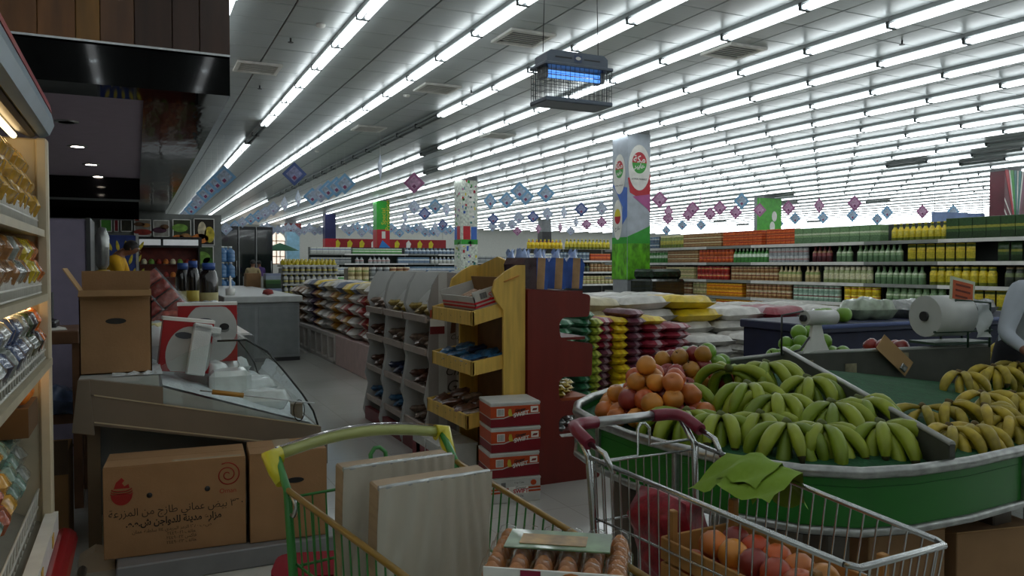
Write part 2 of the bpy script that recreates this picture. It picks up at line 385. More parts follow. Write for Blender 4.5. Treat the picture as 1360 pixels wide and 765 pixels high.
def wrap_main(t, h):
    z0 = 1.2
    for pf, sd in ((panel_front, 'f'), (panel_left, 'l')):
        pf(t, h, -h, h, z0, 4.22, SILV); pf(t, h, -h, h, z0, 1.95, GRASS, 'printed_grass', .007)
        pf(t, h, -h, h, 1.95, 2.08, P_GRN, 'printed_field', .007)
    # green hill, red and blue swooshes, round red and green emblems
    MB().prism([(-h, 2.08), (h, 2.08), (h, 2.32), (0, 2.2), (-h, 2.09)], -h-.012, -h-.008, 'y').build('printed_field', P_GRN, t)
    MB().prism([(-h, 3.3), (h, 3.4), (h, 2.6), (.05, 2.86), (-h*.8, 3.0)], -h-.011, -h-.007, 'y').build('printed_swoosh', P_RED, t)
    MB().prism([(-h*.6, 2.92), (h, 2.98), (h, 2.62), (0, 2.82)], -h-.014, -h-.011, 'y').build('printed_swoosh', P_PINK, t)
    MB().prism([(h, 3.2), (-h, 3.1), (-h, 2.5), (-.05, 2.3), (-.12, 2.7), (.1, 3.0)], -h-.011, -h-.007, 'x').build('printed_swoosh', P_BLU, t)
    for sd, c, z, r in (('f', 0, 3.52, .27), ('l', 0, 3.4, .22)):
        disc(t, h, sd, c, z, r, r*1.75 if sd == 'f' else r*1.9, P_WHT, .015)
        q = r*.66; qz = q*1.25
        disc(t, h, sd, c, z+.1, q, qz, P_RED, .019, 'printed_emblem', 14, 0, pi); disc(t, h, sd, c, z+.1, q, qz, P_GRN, .019, 'printed_emblem', 14, pi, 2*pi)
        rot = (pi/2, 0, 0) if sd == 'f' else (pi/2, 0, -pi/2)
        pos = lambda u, zz: (u, -h-.024, zz) if sd == 'f' else (-h-.024, u, zz)
        text('printed_lettering', arab('مكة'), .2*r/.27, P_WHT, t, pos(c, z+.17), rot, bold=.004)
        text('printed_lettering', arab('هايبر'), .14*r/.27, P_WHT, t, pos(c, z+.03), rot, bold=.004)
        text('printed_lettering', 'HYPER MARKET', .055*r/.27, P_BLK, t, pos(c, z-.24), rot)
    disc(t, h, 'l', .06, 2.45, .17, .42, P_WHT, .015)
    disc(t, h, 'l', .06, 2.52, .11, .16, P_YEL, .019, 'printed_emblem', 14, 0, pi); disc(t, h, 'l', .06, 2.52, .11, .16, P_RED, .019, 'printed_emblem', 14, pi, 2*pi)
    text('printed_lettering', arab('طازج'), .1, P_BLK, t, (-h-.024, .06, 2.27), (pi/2, 0, -pi/2))
column(9.45, 13.9, 'tall column with round red and green emblems above printed grass', wrap_main)
SPECK = mat('print_speckle', 'd6dcd0', .5, var=.35, vs=14)
def wrap_toys(t, h):
    rnd = random.Random(3); cols = [P_RED, P_GRN, P_BLU, P_YEL, P_TEAL, P_PINK, P_BLK]
    for pf in (panel_front, panel_left): pf(t, h, -h, h, .9, 4.15, SPECK)
    for pf, n in ((panel_front, 60), (panel_left, 50)):
        for i in range(n):
            z = rnd.uniform(1.0, 4.1)
            if 2.2 < z < 2.75: continue
            u = rnd.uniform(-h+.03, h-.08); pf(t, h, u, u+rnd.uniform(.03, .07), z, z+rnd.uniform(.03, .09), rnd.choice(cols), 'printed_sweet', .007)
        pf(t, h, -h, h, 2.15, 2.3, P_GRN, 'printed_grass', .007); pf(t, h, -h*.75, h*.1, 2.3, 2.72, P_RED, 'printed_pack', .007); pf(t, h, h*.2, h*.9, 2.3, 2.7, P_BLU, 'printed_pack', .007)

    for q in range(6): MB().box(-.02, .16, -h-.016, -h-.012, 2.9+q*.15, 2.99+q*.15).build('printed_mark', P_WHT, t)
column(9.45, 23.1, 'speckled white column with sweet packet advert and green grass band', wrap_toys)
def wrap_green(t, h):
    for pf in (panel_front, panel_left):
        pf(t, h, -h, h, .9, 4.2, mat('print_bright_green', '2fae32', .4)); pf(t, h, -h, h, 2.2, 3.0, P_RED, 'printed_book', .006)
    MB().prism([(-h, 1.15), (-.05, 1.3), (h+.05, 2.0), (h, 2.25), (-.05, 2.55), (-h, 2.05)], -h-.05, -h-.02, 'y').build('printed_book', mat('print_azure', '2a7fd0', .4), t)
    MB().box(-.07, .09, -h-.013, -h-.009, 2.62, 2.92).build('printed_label', P_WHT, t); MB().box(-.07, .1, -h-.055, -h-.051, 1.9, 2.15).build('printed_label', P_WHT, t)
    text('printed_lettering', 'Special', .26, P_YEL, t, (.02, -h-.015, 3.55), (pi/2, -pi/2, 0)); text('printed_lettering', 'Promotion', .3, P_YEL, t, (.2, -h-.015, 3.6), (pi/2, -pi/2, 0))
column(9.45, 32.6, 'bright green column with a red and a blue printed book', wrap_green)
def wrap_navy(t, h):
    for pf in (panel_front, panel_left):
        pf(t, h, -h, h, 1, 4.2, mat('print_navy', '1d2358', .4)); pf(t, h, -h, h, 1.0, 2.2, P_GRN, 'printed_band', .006); pf(t, h, -h, h, 2.2, 2.9, P_RED, 'printed_band', .006)
column(9.3, 41.9, 'navy column with red and green lower bands', wrap_navy)
def wrap_sky(t, h):
    for pf in (panel_front, panel_left):
        pf(t, h, -h, h, .8, 3.6, mat('print_sky', '9fd0ea', .4, var=.2, vs=3)); pf(t, h+.04, -h-.1, h+.1, 3.6, 4.1, mat('print_brick', '7c1c1c', .4), 'header')
column(8.9, 50.6, 'pale blue far column with a dark red header', wrap_sky, .75)
def wrap_baby(t, h):
    h2 = .5
    panel_front(t, h, -h2, h2, 1.6, 4.15, mat('print_maroon', '5c1626', .4, var=.25, vs=2)); panel_left(t, h, -h, h, 1.6, 4.15, mat('print_maroon', '5c1626'))
    for a, b, m in ((-.5, -.36, P_RED), (-.33, -.27, P_WHT), (-.26, -.12, P_GRN), (-.1, .02, P_TEAL), (.05, .1, P_WHT), (.12, .25, P_TEAL), (.28, .34, P_WHT), (.36, .5, mat('print_mauve', '7c4258', .4))):
        MB().prism([(.05, 2.35), (a, 4.15), (b, 4.15), (.09, 2.35)], -h-.012, -h-.007, 'y').build('printed_ray', m, t)
    for zz, m in ((3.3, P_WHT), (3.0, P_WHT)): MB().prism([(-.5, zz), (-.5, zz+.08), (.02, zz-.75), (.0, zz-.78)], -h-.014, -h-.011, 'y').build('printed_ray', m, t)
    MB().prism([(-.5, 1.6), (-.05, 1.6), (-.1, 2.2), (-.5, 2.45)], -h-.014, -h-.009, 'y').build('printed_field', P_TEAL, t)
    sk = mat('print_skin', 'c79a6d', .5)
    disc(t, h, 'f', -.03, 2.2, .09, .16, sk, .016, 'printed_figure'); MB().prism([(-.16, 1.62), (.08, 1.62), (.06, 1.95), (-.02, 2.08), (-.1, 1.95)], -h-.019, -h-.015, 'y').build('printed_figure', sk, t)
    text('printed_lettering', 'BABY', .2, P_WHT, t, (-.37, -h-.02, 2.0), (pi/2, -pi/2, 0)); text('printed_lettering', 'CARE', .2, P_WHT, t, (-.22, -h-.02, 1.95), (pi/2, -pi/2, 0))
column(22.3, 14.1, 'maroon baby care banner column with fanned green and white rays', wrap_baby)
def wrap_lime(t, h):
    panel_front(t, h, -.62, .62, 1.6, 4.1, mat('print_lime', '49a82e', .4, var=.2)); panel_front(t, h, -.4, -.05, 2.0, 2.25, P_RED, 'printed_badge', .007)
    for u, z, m in ((.15, 3.0, P_WHT), (.3, 2.7, P_YEL), (.2, 2.4, P_WHT), (.35, 2.2, P_RED), (.25, 3.4, P_WHT)): disc(t, h, 'f', u, z, .13, .2, m, .012, 'printed_sweet')
column(22.3, 23.6, 'lime green banner column behind the brown cans', wrap_lime)
def wrap_dark(t, h):
    for pf in (panel_front, panel_left): pf(t, h, -h, h, 1.2, 3.5, mat('print_charcoal', '2c2c30', .4, var=.3))
column(22.3, 32.8, 'charcoal wrapped column right of the yellow bottles', wrap_dark, .7); column(22.3, 42.0, 'small charcoal wrapped column far down the store', wrap_dark, .6)
# ------------------------------------------------------------------ soft goods: pillow bags, cartons, fruit
def pillow(L, W, T, seed=0, mi=0, nu=11, nv=9, M=None, mb=None, crimp=.0, lump=.05):
    """filled bag lying flat: length L along x, width W along y, thickness T along z (base at 0)"""
    rd = random.Random(seed); ph = [rd.uniform(0, 6.28) for _ in range(6)]
    mb = mb or MB()
    for sg in (1, -1):
        def fn(a, b):
            u, v = 2*a-1, 2*b-1
            t = max(0, (1-abs(u)**4.5))**.36 * max(0, (1-abs(v)**4.5))**.36
            w_ = 1 - .10*(1-t)*(abs(u) < .99)
            wr = lump*math.sin(5*u+ph[0])*math.sin(4*v+ph[1]) + lump*.7*math.sin(9*u+ph[2]+3*v)
            z = T/2 + sg*T/2*t*(1+wr)
            k = 1 - .06*abs(v)**2; k2 = 1 - .08*abs(u)**2
            return (u*L/2*k, v*W/2*k2*w_, z)
        if sg == 1: mb.surf(fn, nu, nv, mi, M)
        else: mb.surf(lambda a, b: fn(1-a, b), nu, nv, mi, M)
    return mb
def carton(name, w, d, h, m, parent, loc=(0,0,0), rot=(0,0,0), top=None, flaps=True):
    """closed carton: body box with slightly bowed top flaps and a seam"""
    o = MB().cbox(-w/2, w/2, -d/2, d/2, 0, h-.004, .003).build(name, m, parent, loc, rot)
    if flaps:
        for s in (-1, 1): MB().box(-w/2+.002, w/2-.002, min(s*.002, s*(d/2-.001)), max(s*.002, s*(d/2-.001)), h-.004, h).build('flap', top or m, o)
    return o
# ------------------------------------------------------------------ left: wood clad bulkhead with a black gloss band and a recessed ceiling
bx1, by0 = .67, 6.39
BW = mat('bulkhead_black', '050506', .05, spec=.25, var=0); MIRROR = mat('black_mirror', '3a3b40', .1, .8, var=.25, vs=3, bump=.5, bs=3.5, stretch=(2, .5, 1))
bulk = thing('bulkhead', 'wood planked bulkhead with glossy black lower band over the food counters', 'bulkhead', (0, by0, 0))
bulk['kind'] = 'structure'
MB().box(-7.9, bx1, .03, .5, 2.8, 3.1).build('black_band', BW, bulk)
MB().box(bx1-.6, bx1, .5, 14.6, 2.8, 3.1).build('side_band', MIRROR, bulk)
MB().box(-7.9, bx1-.01, .06, 14.6, 3.1, 4.3).build('core', DARK, bulk)
WALN = [mat('walnut_%d' % i, c, .45, var=.35, vs=2.5, stretch=(3, 1, .5)) for i, c in enumerate(('5e3a1c', '754a20', '482a14', '80581f', '5f3f26', '3a2214'))]
rd = random.Random(5); x = bx1; i = 0
while x > -2.6:
    wd = rd.uniform(.15, .26); MB().cbox(x-wd+.004, x, 0, .06, 3.1, 4.3, .004).build('plank', WALN[rd.randrange(6)], bulk); x -= wd
for x_ in (bx1,):
    y = .06
    while y < 14.4: MB().cbox(x_-.02, x_, y, y+.38, 3.1, 4.3, .004).build('plank', WALN[rd.randrange(6)], bulk); y += .386
MB().box(-7.9, x, 0, .06, 3.1, 4.3).build('plank', WALN[0], bulk)
MB().box(-2.6, bx1, -.004, .0, 3.09, 3.105).build('edge_strip', STEEL, bulk)
gm = mat('dark_green_print', '0f4a24', .4)
disc_p = [(-.72+.5*math.cos(a*pi/14), 3.83+.19*math.sin(a*pi/14)) for a in range(28)]
MB().prism(disc_p, -.02, -.002, 'y').build('printed_oval', gm, bulk)
PUR = mat('recess_ceiling', 'b5a6b6', .7, var=.04)
rc = struct('ceiling_recess', MB().box(-7.9, bx1-.6, by0+.5, 21, 2.85, 2.9), PUR); rc.name = 'ceiling_recess'
DL = mat('downlight_glow', 'fff6ea', .4, emit=45.0); 
for k, (px, py) in enumerate(((103, 194), (121, 218), (130, 234), (88, 161))):
    p = at_z(px, py, 2.85)
    t = thing('downlight', 'round recessed downlight, %s in the row under the bulkhead' % (['second', 'third', 'fourth', 'unlit first'][k]), 'downlight', (p.x, p.y, 2.85), 0, 'downlights under the bulkhead')
    MB().lathe([(.07, -.012), (.1, -.012), (.105, 0)], 18, caps=False).build('rim', STEEL, t); MB().lathe([(0.0, -.008), (.07, -.008)], 18).build('lens', DL if k < 3 else DARK, t)
for k, (y, z0, xr) in enumerate(((13.6, 2.52, bx1-.6), (17.6, 2.42, bx1-.6))):
    bm_ = tag(MB().box(-7.9, xr, y, y+.5, z0, 2.85).build('ceiling_beam', BW), kind='structure')
# department end wall with picture panels
struct('wall_fresh', MB().box(-7.9, bx1, 21, 21.2, 0, 4.3).box(bx1, 1.95, 21, 21.2, 0, 2.75), mat('wall_dim', '7b7f7c', .7))
def poster(px0, py0, px1, py1, Y, m, label, extra=None, fr=.02):
    a = at_y(px0, py0, Y); b = at_y(px1, py1, Y)
    t = thing('poster', label, 'poster', (a.x, Y-.02, 0), 0, 'food pictures on the end wall')
    w_ = b.x-a.x
    MB().box(0, w_, 0, .02, b.z, a.z).build('print', m, t)
    f = MB().box(0, w_, -.01, .0, a.z-fr, a.z).box(0, w_, -.01, 0, b.z, b.z+fr).box(0, fr, -.01, 0, b.z, a.z).box(w_-fr, w_, -.01, 0, b.z, a.z); f.build('frame', WHITE, t)
    for (u, v, r1, r2, mm) in extra or ():
        MB().prism([(w_*u+r1*math.cos(q*pi/8), b.z+(a.z-b.z)*v+r2*math.sin(q*pi/8)) for q in range(16)], -.014, -.002, 'y').build('printed_food', mm, t)
    return t
FD = {k: mat('food_'+k, c, .6, var=.4, vs=9) for k, c in dict(brown='5a3a1e', bread='a87a45', red='8e2a1c', green='3f7a2a', leaf='6f9a3c', orange='c4702a', cream='cfc3a4', plum='4a2438', lemon='c9b63a').items()}
poster(229, 291, 254, 330, 20.95, mat('poster_dark', '2f3a1e', .6, var=.5, vs=4), 'tall picture of greens and pastry left of the white post', [(.3, .3, .16, .12, FD['orange']), (.7, .35, .15, .12, FD['bread']), (.4, .7, .18, .1, FD['leaf'])])
poster(257, 290, 285, 326, 20.95, mat('poster_night', '241c14', .6, var=.5, vs=4), 'dark picture with white lily and fruit beside the cold store', [(.4, .55, .1, .22, FD['cream']), (.3, .25, .2, .12, FD['orange']), (.75, .4, .12, .2, FD['lemon'])])
poster(257, 327, 284, 358, 20.95, mat('poster_leaf', '33491f', .6, var=.6, vs=6), 'green leaf picture below the lily picture', [(.4, .5, .2, .16, FD['leaf']), (.7, .35, .12, .1, FD['green'])])
poster(178, 291, 201, 314, 20.95, mat('poster_pale', '8d8a80', .6, var=.3), 'pale picture of sweets on plates over the red cabinet', [(.3, .7, .12, .05, FD['brown']), (.7, .65, .1, .05, FD['bread']), (.5, .25, .2, .07, FD['red'])])
poster(203, 292, 225, 315, 20.95, mat('poster_grey', '9a988f', .6, var=.3), 'pale picture of dark fruit over the red cabinet', [(.4, .4, .16, .07, FD['plum']), (.7, .6, .1, .06, FD['brown'])])
poster(160, 291, 176, 308, 20.95, mat('poster_olive', '2c2a1a', .6, var=.5), 'small dark olive picture over the corn banner')
poster(133, 288, 149, 308, 20.95, mat('poster_green', '56a03a', .6, var=.2), 'small plain bright green picture panel')
poster(151, 289, 158, 308, 20.95, mat('poster_red', '8e2430', .6, var=.3), 'narrow red picture panel beside the green ones')
# blue banner printed with corn cobs
a = at_y(136, 312, 14.2); b = at_y(181, 362, 14.2)
t = thing('corn_banner', 'blue banner with rows of yellow corn cobs behind the yellow shirt', 'banner', (a.x, 14.2, 0))
MB().box(0, b.x-a.x, 0, .03, .9, a.z).build('print', mat('banner_blue', '23397c', .5, var=.2), t)
MB().box(-.04, 0, -.01, .04, 0, a.z+.03).build('post', STEEL, t); MB().box(b.x-a.x, b.x-a.x+.04, -.01, .04, 0, a.z+.03).build('post', STEEL, t)
cob = MB().lathe([(0, -.09), (.022, -.05), (.026, 0), (.015, .06), (0, .09)], 8).mesh('printed_cob', FD['lemon'])
for i in range(5):
    for j in range(4): put('printed_cob', cob, t, (.06+.115*i+(j % 2)*.04, -.004, 1.15+j*.22), (0, R(-20+12*i), 0), (1, .15, 1))
# red lit cabinet with two white light boxes
a = at_y(183, 314, 16.2); b = at_y(266, 352, 16.2); wd = b.x-a.x
t = thing('sweets_cabinet', 'wide dark red cabinet with two white lit header panels', 'cabinet', (a.x, 16.2, 0))
MB().box(0, wd, .35, .4, 0, a.z).build('back', mat('cabinet_red', '7c2a1c', .5, var=.3, vs=8), t)
MB().box(-.03, wd+.03, 0, .4, a.z-.2, a.z).build('header', BLACK, t)
for u0, u1 in ((.02, .36), (.4, .97)): MB().box(wd*u0, wd*u1, -.012, 0, a.z-.16, a.z-.05).build('light_panel', mat('header_glow', 'dfe4e6', .4, emit=.55), t)
for z in (.75, 1.0, 1.25, 1.5): MB().box(0, wd, .02, .36, z, z+.02).build('shelf', GLASS, t)
for s in (0, wd-.03): MB().box(s, s+.03, 0, .4, 0, a.z-.2).build('side', BLACK, t)
MB().box(0, wd, .02, .38, 0, .72).build('base', DARK, t)
sw = MB().lathe([(.05, 0), (.055, .04), (.03, .09), (0, .1)], 8)
sw_me = [sw.mesh('sweet', FD[k]) for k in ('red', 'orange', 'cream', 'leaf')]
for j, z in enumerate((1.02, 1.27, 1.52)):
    for i in range(8): tag(put('sweet_pile', sw_me[(i+j) % 4], None, (a.x+.1+i*(wd-.2)/7, 16.35, z)), 'small heap of sweets on the %s shelf of the red cabinet, %s along' % (['lower', 'middle', 'upper'][j], ORD[i]), 'sweets', 'sweets in the red cabinet')
# lilac sided upright cabinet behind the chiller and rolls beside it
t = thing('upright_cabinet', 'tall lilac sided upright cabinet behind the chiller post', 'cabinet', (-.95, 7.0, 0))
MB().cbox(-.6, .6, 0, .7, 0, 1.86, .01).build('body', mat('lilac_laminate', '7d7488', .5), t); MB().box(.6, .63, -.01, .72, 0, 1.87).build('edge_trim', DARK, t); MB().box(-.6, .6, -.012, 0, .08, .1).build('plinth_line', DARK, t)
t = thing('film_roll', 'tall roll of yellow film with silver top beside lilac cabinet', 'roll', (-.27, 7.9, 0))
MB().lathe([(.06, 0), (.06, 1.45), (.03, 1.46)], 14).build('roll', mat('film_yellow', 'b89a3c', .3, coat=.5), t); MB().lathe([(.03, 1.46), (.055, 1.5), (.06, 1.75), (.03, 1.83), (0, 1.84)], 14).build('wrap', mat('film_silver', '9a9c98', .25, .6, bump=.5, bs=15), t)
# wooden work table with papers, folded screen and a blue bag on its rail
t = thing('work_table', 'brown wooden work table behind the chiller post', 'table', (-.62, 5.45, 0))
MB().cbox(-.34, .3, 0, .55, 1.02, 1.1, .005).build('top', mat('table_wood', '6b4a32', .5, var=.25, stretch=(1, 6, 1)), t)
for sx in (-.3, .26):
    for sy in (.03, .49): MB().box(sx, sx+.05, sy, sy+.05, 0, 1.02).build('leg', mat('table_wood', '6b4a32'), t)
MB().box(-.3, .3, .2, .25, .5, .56).build('rail', mat('table_wood', '6b4a32'), t)
t = thing('label_scale', 'black label scale with tilted screen on the work table', 'scale', (-.6, 5.7, 1.1))
MB().cbox(-.2, .15, -.14, .14, 0, .05, .01).build('base', BLACK, t); MB().cbox(-.1, .1, -.02, .02, 0, .18, .006, M=RM((.02, .08, .05), R(-15))).build('screen', DARK, t); MB().path([(-.1, .05, .05), (-.14, .1, .2), (-.12, .1, .38)], .006, 6).build('cable', WHITE, t)
tag(MB().box(0, .12, 0, .2, 0, .006).box(.02, .12, .03, .19, .006, .012).build('paper_sheet', P_WHT, None, (-.5, 5.48, 1.102), (0, 0, .3)), 'loose white paper sheets on the work table', 'paper')
tag(pillow(.34, .26, .16, 4, lump=.2).build('shopping_bag', mat('blue_film', '5d6d8e', .3, var=.3, bump=.5, bs=12), None, (-.45, 5.7, .56), (0, .25, .6)), 'crumpled blue plastic bag under the work table', 'bag')
# ------------------------------------------------------------------ open produce chiller on the far left
CX, CY0, CY1 = -.36, 2.0, 4.05
ch = thing('produce_chiller', 'open multideck produce chiller with warm light and red bumper', 'chiller', (CX, CY0, 0))
CW = mat('chiller_beige', 'c9bda2', .5); CHB = mat('chiller_back', 'a59a82', .4, .2); L_ = CY1-CY0
MB().cbox(-1.0, -.03, L_, L_+.05, .1, 2.06, .008).build('end_panel', CW, ch)
MB().cbox(-.035, .012, L_-.02, L_+.055, .12, 2.06, .008).build('end_post', CW, ch)
MB().box(-1.0, -.95, 0, L_, .1, 2.1).build('back_panel', CHB, ch)
MB().box(-1.0, -.02, 0, L_, .1, .3).build('base', CW, ch)
MB().cbox(-1.0, -.05, 0, L_+.04, 2.1, 2.25, .01).build('canopy_box', GREY, ch)
MB().prism([(-.05, 2.09), (-.02, 2.07), (.015, 2.085), (.035, 2.13), (.025, 2.18), (-.01, 2.21), (-.05, 2.21)], 0, L_+.07, 'y').build('canopy_front', mat('canopy_blue_grey', '8496a0', .3, .3), ch)
MB().prism([(-.05, 2.212), (-.01, 2.212), (.027, 2.183), (.02, 2.22), (-.02, 2.25), (-.05, 2.25)], 0, L_+.07, 'y').build('canopy_stripe', RED, ch)
MB().prism([(-.12, 2.1), (-.05, 2.1), (-.03, 2.07), (-.05, 2.06), (-.1, 2.08)], 0, L_, 'y').build('inner_valance', DARK, ch)
WT = mat('warm_tube', (1.0, .72, .36), .4, emit=16, var=0)
MB().path([(-.11, .05, 2.06), (-.11, L_-.05, 2.06)], .013, 8).build('warm_tube', WT, ch)
MB().box(-.95, -.3, 0, L_, 1.9, 1.915, M=None).build('top_baffle', mat('chiller_brass', '9a7f48', .3, .5), ch)
MB().prism([(-.95, 1.7), (-.3, 1.9), (-.3, 1.915), (-.95, 1.72)], 0, L_, 'y').build('mirror_baffle', mat('chiller_mirror', 'b09a68', .12, .9), ch)
shelves = [(1.66, -.01, .60), (1.38, .0, .64), (1.09, .01, .68)]
SHM = mat('shelf_beige', 'b9ae92', .45)
WIRE = mat('white_wire', 'd9d8cf', .4)
for i, (z, xf, dp) in enumerate(shelves):
    sh = MB().prism([(xf-dp, z+.05), (xf, z-.01), (xf, z-.035), (xf-dp, z+.02)], 0, L_, 'y').build('shelf', SHM, ch)
    MB().box(xf-.004, xf+.008, 0, L_, z-.036, z-.006).build('price_rail', SHM, sh)
    if i > 0: MB().path([(xf-.06, .05, z-.045), (xf-.06, L_-.05, z-.045)], .008, 6).build('added_fill_tube', WT, sh)  # added warm tubes, hidden behind the lip, to brighten the packs
    fb = MB()                                           # open grid front
    for zz in (.0, .035, .075): fb.path([(xf-.02, 0, z+zz), (xf-.02, L_, z+zz)], .005, 5)
    y = 0
    while y < L_: fb.path([(xf-.02, y, z-.005), (xf-.02, y, z+.078)], .004, 4); y += .033 if i < 2 else .06
    fb.build('grid_front', WIRE, sh)
MB().prism([(-.16, .42), (-.02, .34), (.02, .34), (.02, .3), (-.16, .3)], 0, L_, 'y').build('tub_lip', mat('tub_grille', '8f8a7c', .5), ch)
MB().box(-.02, .03, 0, L_, .3, .39).build('price_rail', WHITE, ch)
MB().path([(.05, 0, .25), (.05, L_+.02, .25)], .055, 12).build('bumper', RED, ch)
MB().path([(.12, 0, .1), (.12, L_+.02, .1)], .02, 8).build('kick_rail', STEEL, ch)
fb = MB()
for zz, xx in ((.36, -.06), (.42, -.05), (.5, -.045)): fb.path([(xx, 0, zz), (xx, L_, zz)], .005, 5)
y = .03
while y < L_: fb.path([(-.06, y, .34), (-.045, y, .5)], .004, 4); y += .08
fb.build('tub_fence', WIRE, ch)
for i in range(3): MB().box(.031, .034, .9+i*.42, .96+i*.42, .32, .37).build('price_tag', P_GOLD, ch)
# packs of produce in the chiller
def packmat(n, c, lab): return mat('pack_'+n, c, .22, var=.35, vs=26, bump=.35, bs=35, coat=.6)
PK = {'gold': packmat('gold', 'c79a35', 0), 'tan': packmat('tan', '9c6a34', 0), 'rust': packmat('rust', 'a04a22', 0), 'clear': packmat('clear', '8f948c', 0), 'green': packmat('green', '3c4a2c', 0), 'lemon': packmat('lemon', 'c9b224', 0), 'blue': packmat('blue', '3f4f74', 0), 'orange': packmat('orange', 'cc6a1a', 0), 'dark': packmat('dark', '31242a', 0), 'mint': packmat('mint', '6f8f84', 0)}
bag_me = {k: [pillow(.21, .15, .1, q, lump=.12).mesh('pack', m) for q in range(2)] for k, m in PK.items()}
lab_me = {c: MB().box(-.035, .035, -.022, .022, 0, .002).mesh('sticker', m) for c, m in (('y', P_GOLD), ('w', P_WHT))}
names = {'gold': 'golden snack bag', 'tan': 'brown bag of potatoes', 'rust': 'rust red pack', 'clear': 'clear film pack', 'green': 'dark green leaf pack', 'lemon': 'yellow lemon pack', 'blue': 'blue and silver pack', 'orange': 'orange pepper pack', 'dark': 'dark grape pack', 'mint': 'pale green tray pack'}
rows = [(1.66, -.01, .60, ['gold']*9, 'top'), (1.38, .0, .64, ['rust', 'tan', 'tan', 'tan', 'clear', 'tan', 'lemon', 'lemon', 'orange'], 'second'), (1.09, .01, .68, ['clear', 'blue', 'clear', 'blue', 'blue', 'clear', 'green', 'dark', 'orange'], 'third'),
        (.5, -.06, .8, ['gold', 'mint', 'rust', 'mint', 'rust', 'gold', 'mint', 'mint', 'clear'], 'bottom')]
for z, xf, dp, ks, sn in rows:
    sl = .06/dp
    for i, k in enumerate(ks):
        for dd in range(3):
            y = CY0 + .68 + i*.155
            xx = CX + xf - .1 - dd*.17
            for lay in range(((4 if sn == 'bottom' else 2) if dd else (3 if sn == 'bottom' else 2)) + (sn == 'top') if sn in ('top', 'bottom') else 2):
                o = put('produce_pack', bag_me[k][(i+dd) % 2], None, (xx-.02*lay, y + random.uniform(-.012, .012), z + .03 + (CX+xf-xx)*sl + lay*.085), (random.uniform(-.15, .15), -.06 + random.uniform(-.08, .08), random.uniform(-.2, .2)))
                tag(o, '%s, %s chiller shelf, %s from the post, %s row, %s layer' % (names[k], sn, ordn(8-i), ('front', 'middle', 'back')[dd], ORD[lay]), 'produce pack', 'packs in the produce chiller')
                if dd == 0 and sn in ('bottom', 'third'): put('sticker', lab_me['y'], o, (.02, 0, .1), (0, 0, .4))
ORG = mat('orange_skin', 'd9791c', .45, var=.1, bump=.15, bs=120)
orange_me = MB().lathe([(0, -.045), (.022, -.041), (.04, -.022), (.047, 0), (.04, .024), (.022, .04), (.006, .043), (0, .041)], 14).mesh('orange', ORG)
for i, (dx, dy, dz) in enumerate(((-.12, -.1, .05), (-.1, -.2, .05), (-.2, -.15, .05), (-.14, -.15, .125), (-.22, -.25, .05), (-.1, -.3, .05))):
    tag(put('orange', orange_me, None, (CX+dx+.02, CY1+dy, .92+dz)), 'loose orange beside the chiller post, ' + ('nearest the post', 'second in front row', 'second row right', 'on top of the others', 'farthest back', 'farthest from the post')[i], 'orange', 'oranges in the chiller')
tag(MB().box(-.3, -.04, -.36, -.03, .8, .92).build('produce_crate', mat('crate_brown', '5f4527', .8), None, (CX, CY1, 0)), 'small brown box of oranges beside the chiller post', 'crate')
# dark carton standing on the floor past the chiller
t = thing('tall_carton', 'dark tall cardboard carton on the floor past the chiller end', 'carton', (-.5, 4.85, 0))
MB().cbox(-.14, .165, -.14, .2, 0, .52, .004).build('body', CARD_IN, t); MB().box(-.14, .165, -.146, -.14, .4, .58).build('flap', mat('card_dark', '4a3a2a', .9), t); MB().box(-.03, .03, -.147, -.141, .26, .28).build('hand_hole', BLACK, t)
# ------------------------------------------------------------------ chilled fish counter with curved glass
FX0, FX1, FY0, FY1 = -.26, .94, 4.5, 7.0
fc = thing('fish_counter', 'fish counter with curved front glass and beige sloping end panel', 'counter', (0, FY0, 0))
FB = mat('counter_beige', '74695a', .45, var=.06); FS = mat('counter_steel', 'bcc2c2', .35, .3); LF = FY1-FY0
prof = [(-.26, .69), (-.2, .66), (-.12, .685), (.93, .46), (.96, .48), (.95, .55), (-.2, .80), (-.2, .92), (-.26, .92)]
MB().prism([(-.3, .66), (-.2, .64), (-.22, .92), (-.27, .92)], -.03, .02, 'y').build('end_cap', FB, fc)
MB().prism([(-.22, .69), (.94, .45), (.94, .58), (-.22, .84)], -.02, .02, 'y').build('end_panel', FB, fc)
MB().prism([(-.22, .845), (.12, .77), (.12, .86), (-.22, .92)], -.012, .02, 'y').build('upper_panel', FB, fc)
for za, zb in ((.838, .582), (.70, .458)): MB().prism([(-.2, za), (.93, zb), (.93, zb+.006), (-.2, za+.006)], -.024, -.018, 'y').build('trim_line', mat('trim_pale', 'b5a98c', .5), fc)
MB().box(-.27, .1, .02, LF, .86, .92).build('service_top', FS, fc)
MB().prism([(.1, .86), (.92, .58), (.92, .5), (.1, .7)], .02, LF, 'y').build('sloped_deck', FS, fc)
MB().prism([(-.2, .15), (.8, .15), (.86, .5), (-.2, .7)], .25, LF, 'y').build('pedestal', mat('pedestal_grey', '6c6f6e', .5), fc)
MB().box(.84, .98, 0, LF, .36, .52).build('front_rail', FB, fc)
for x_ in (-.24, .8): MB().box(x_, x_+.06, .1, .16, 0, .7).build('leg', mat('leg_brown', '6b5a44', .6), fc)
gp = [(.0, .9), (.2, 1.02), (.39, 1.09), (.54, 1.09), (.65, 1.02), (.745, .9), (.84, .77), (.9, .67), (.94, .54)]
MB().prism(gp + [(.93, .56), (-.18, .83), (-.18, .9)], -.004, .004, 'y').build('end_glass', GLASS, fc)
MB().path([(p[0], 0, p[1]) for p in gp[2:]], .006, 6).build('glass_edge', BLK_EDGE, fc)
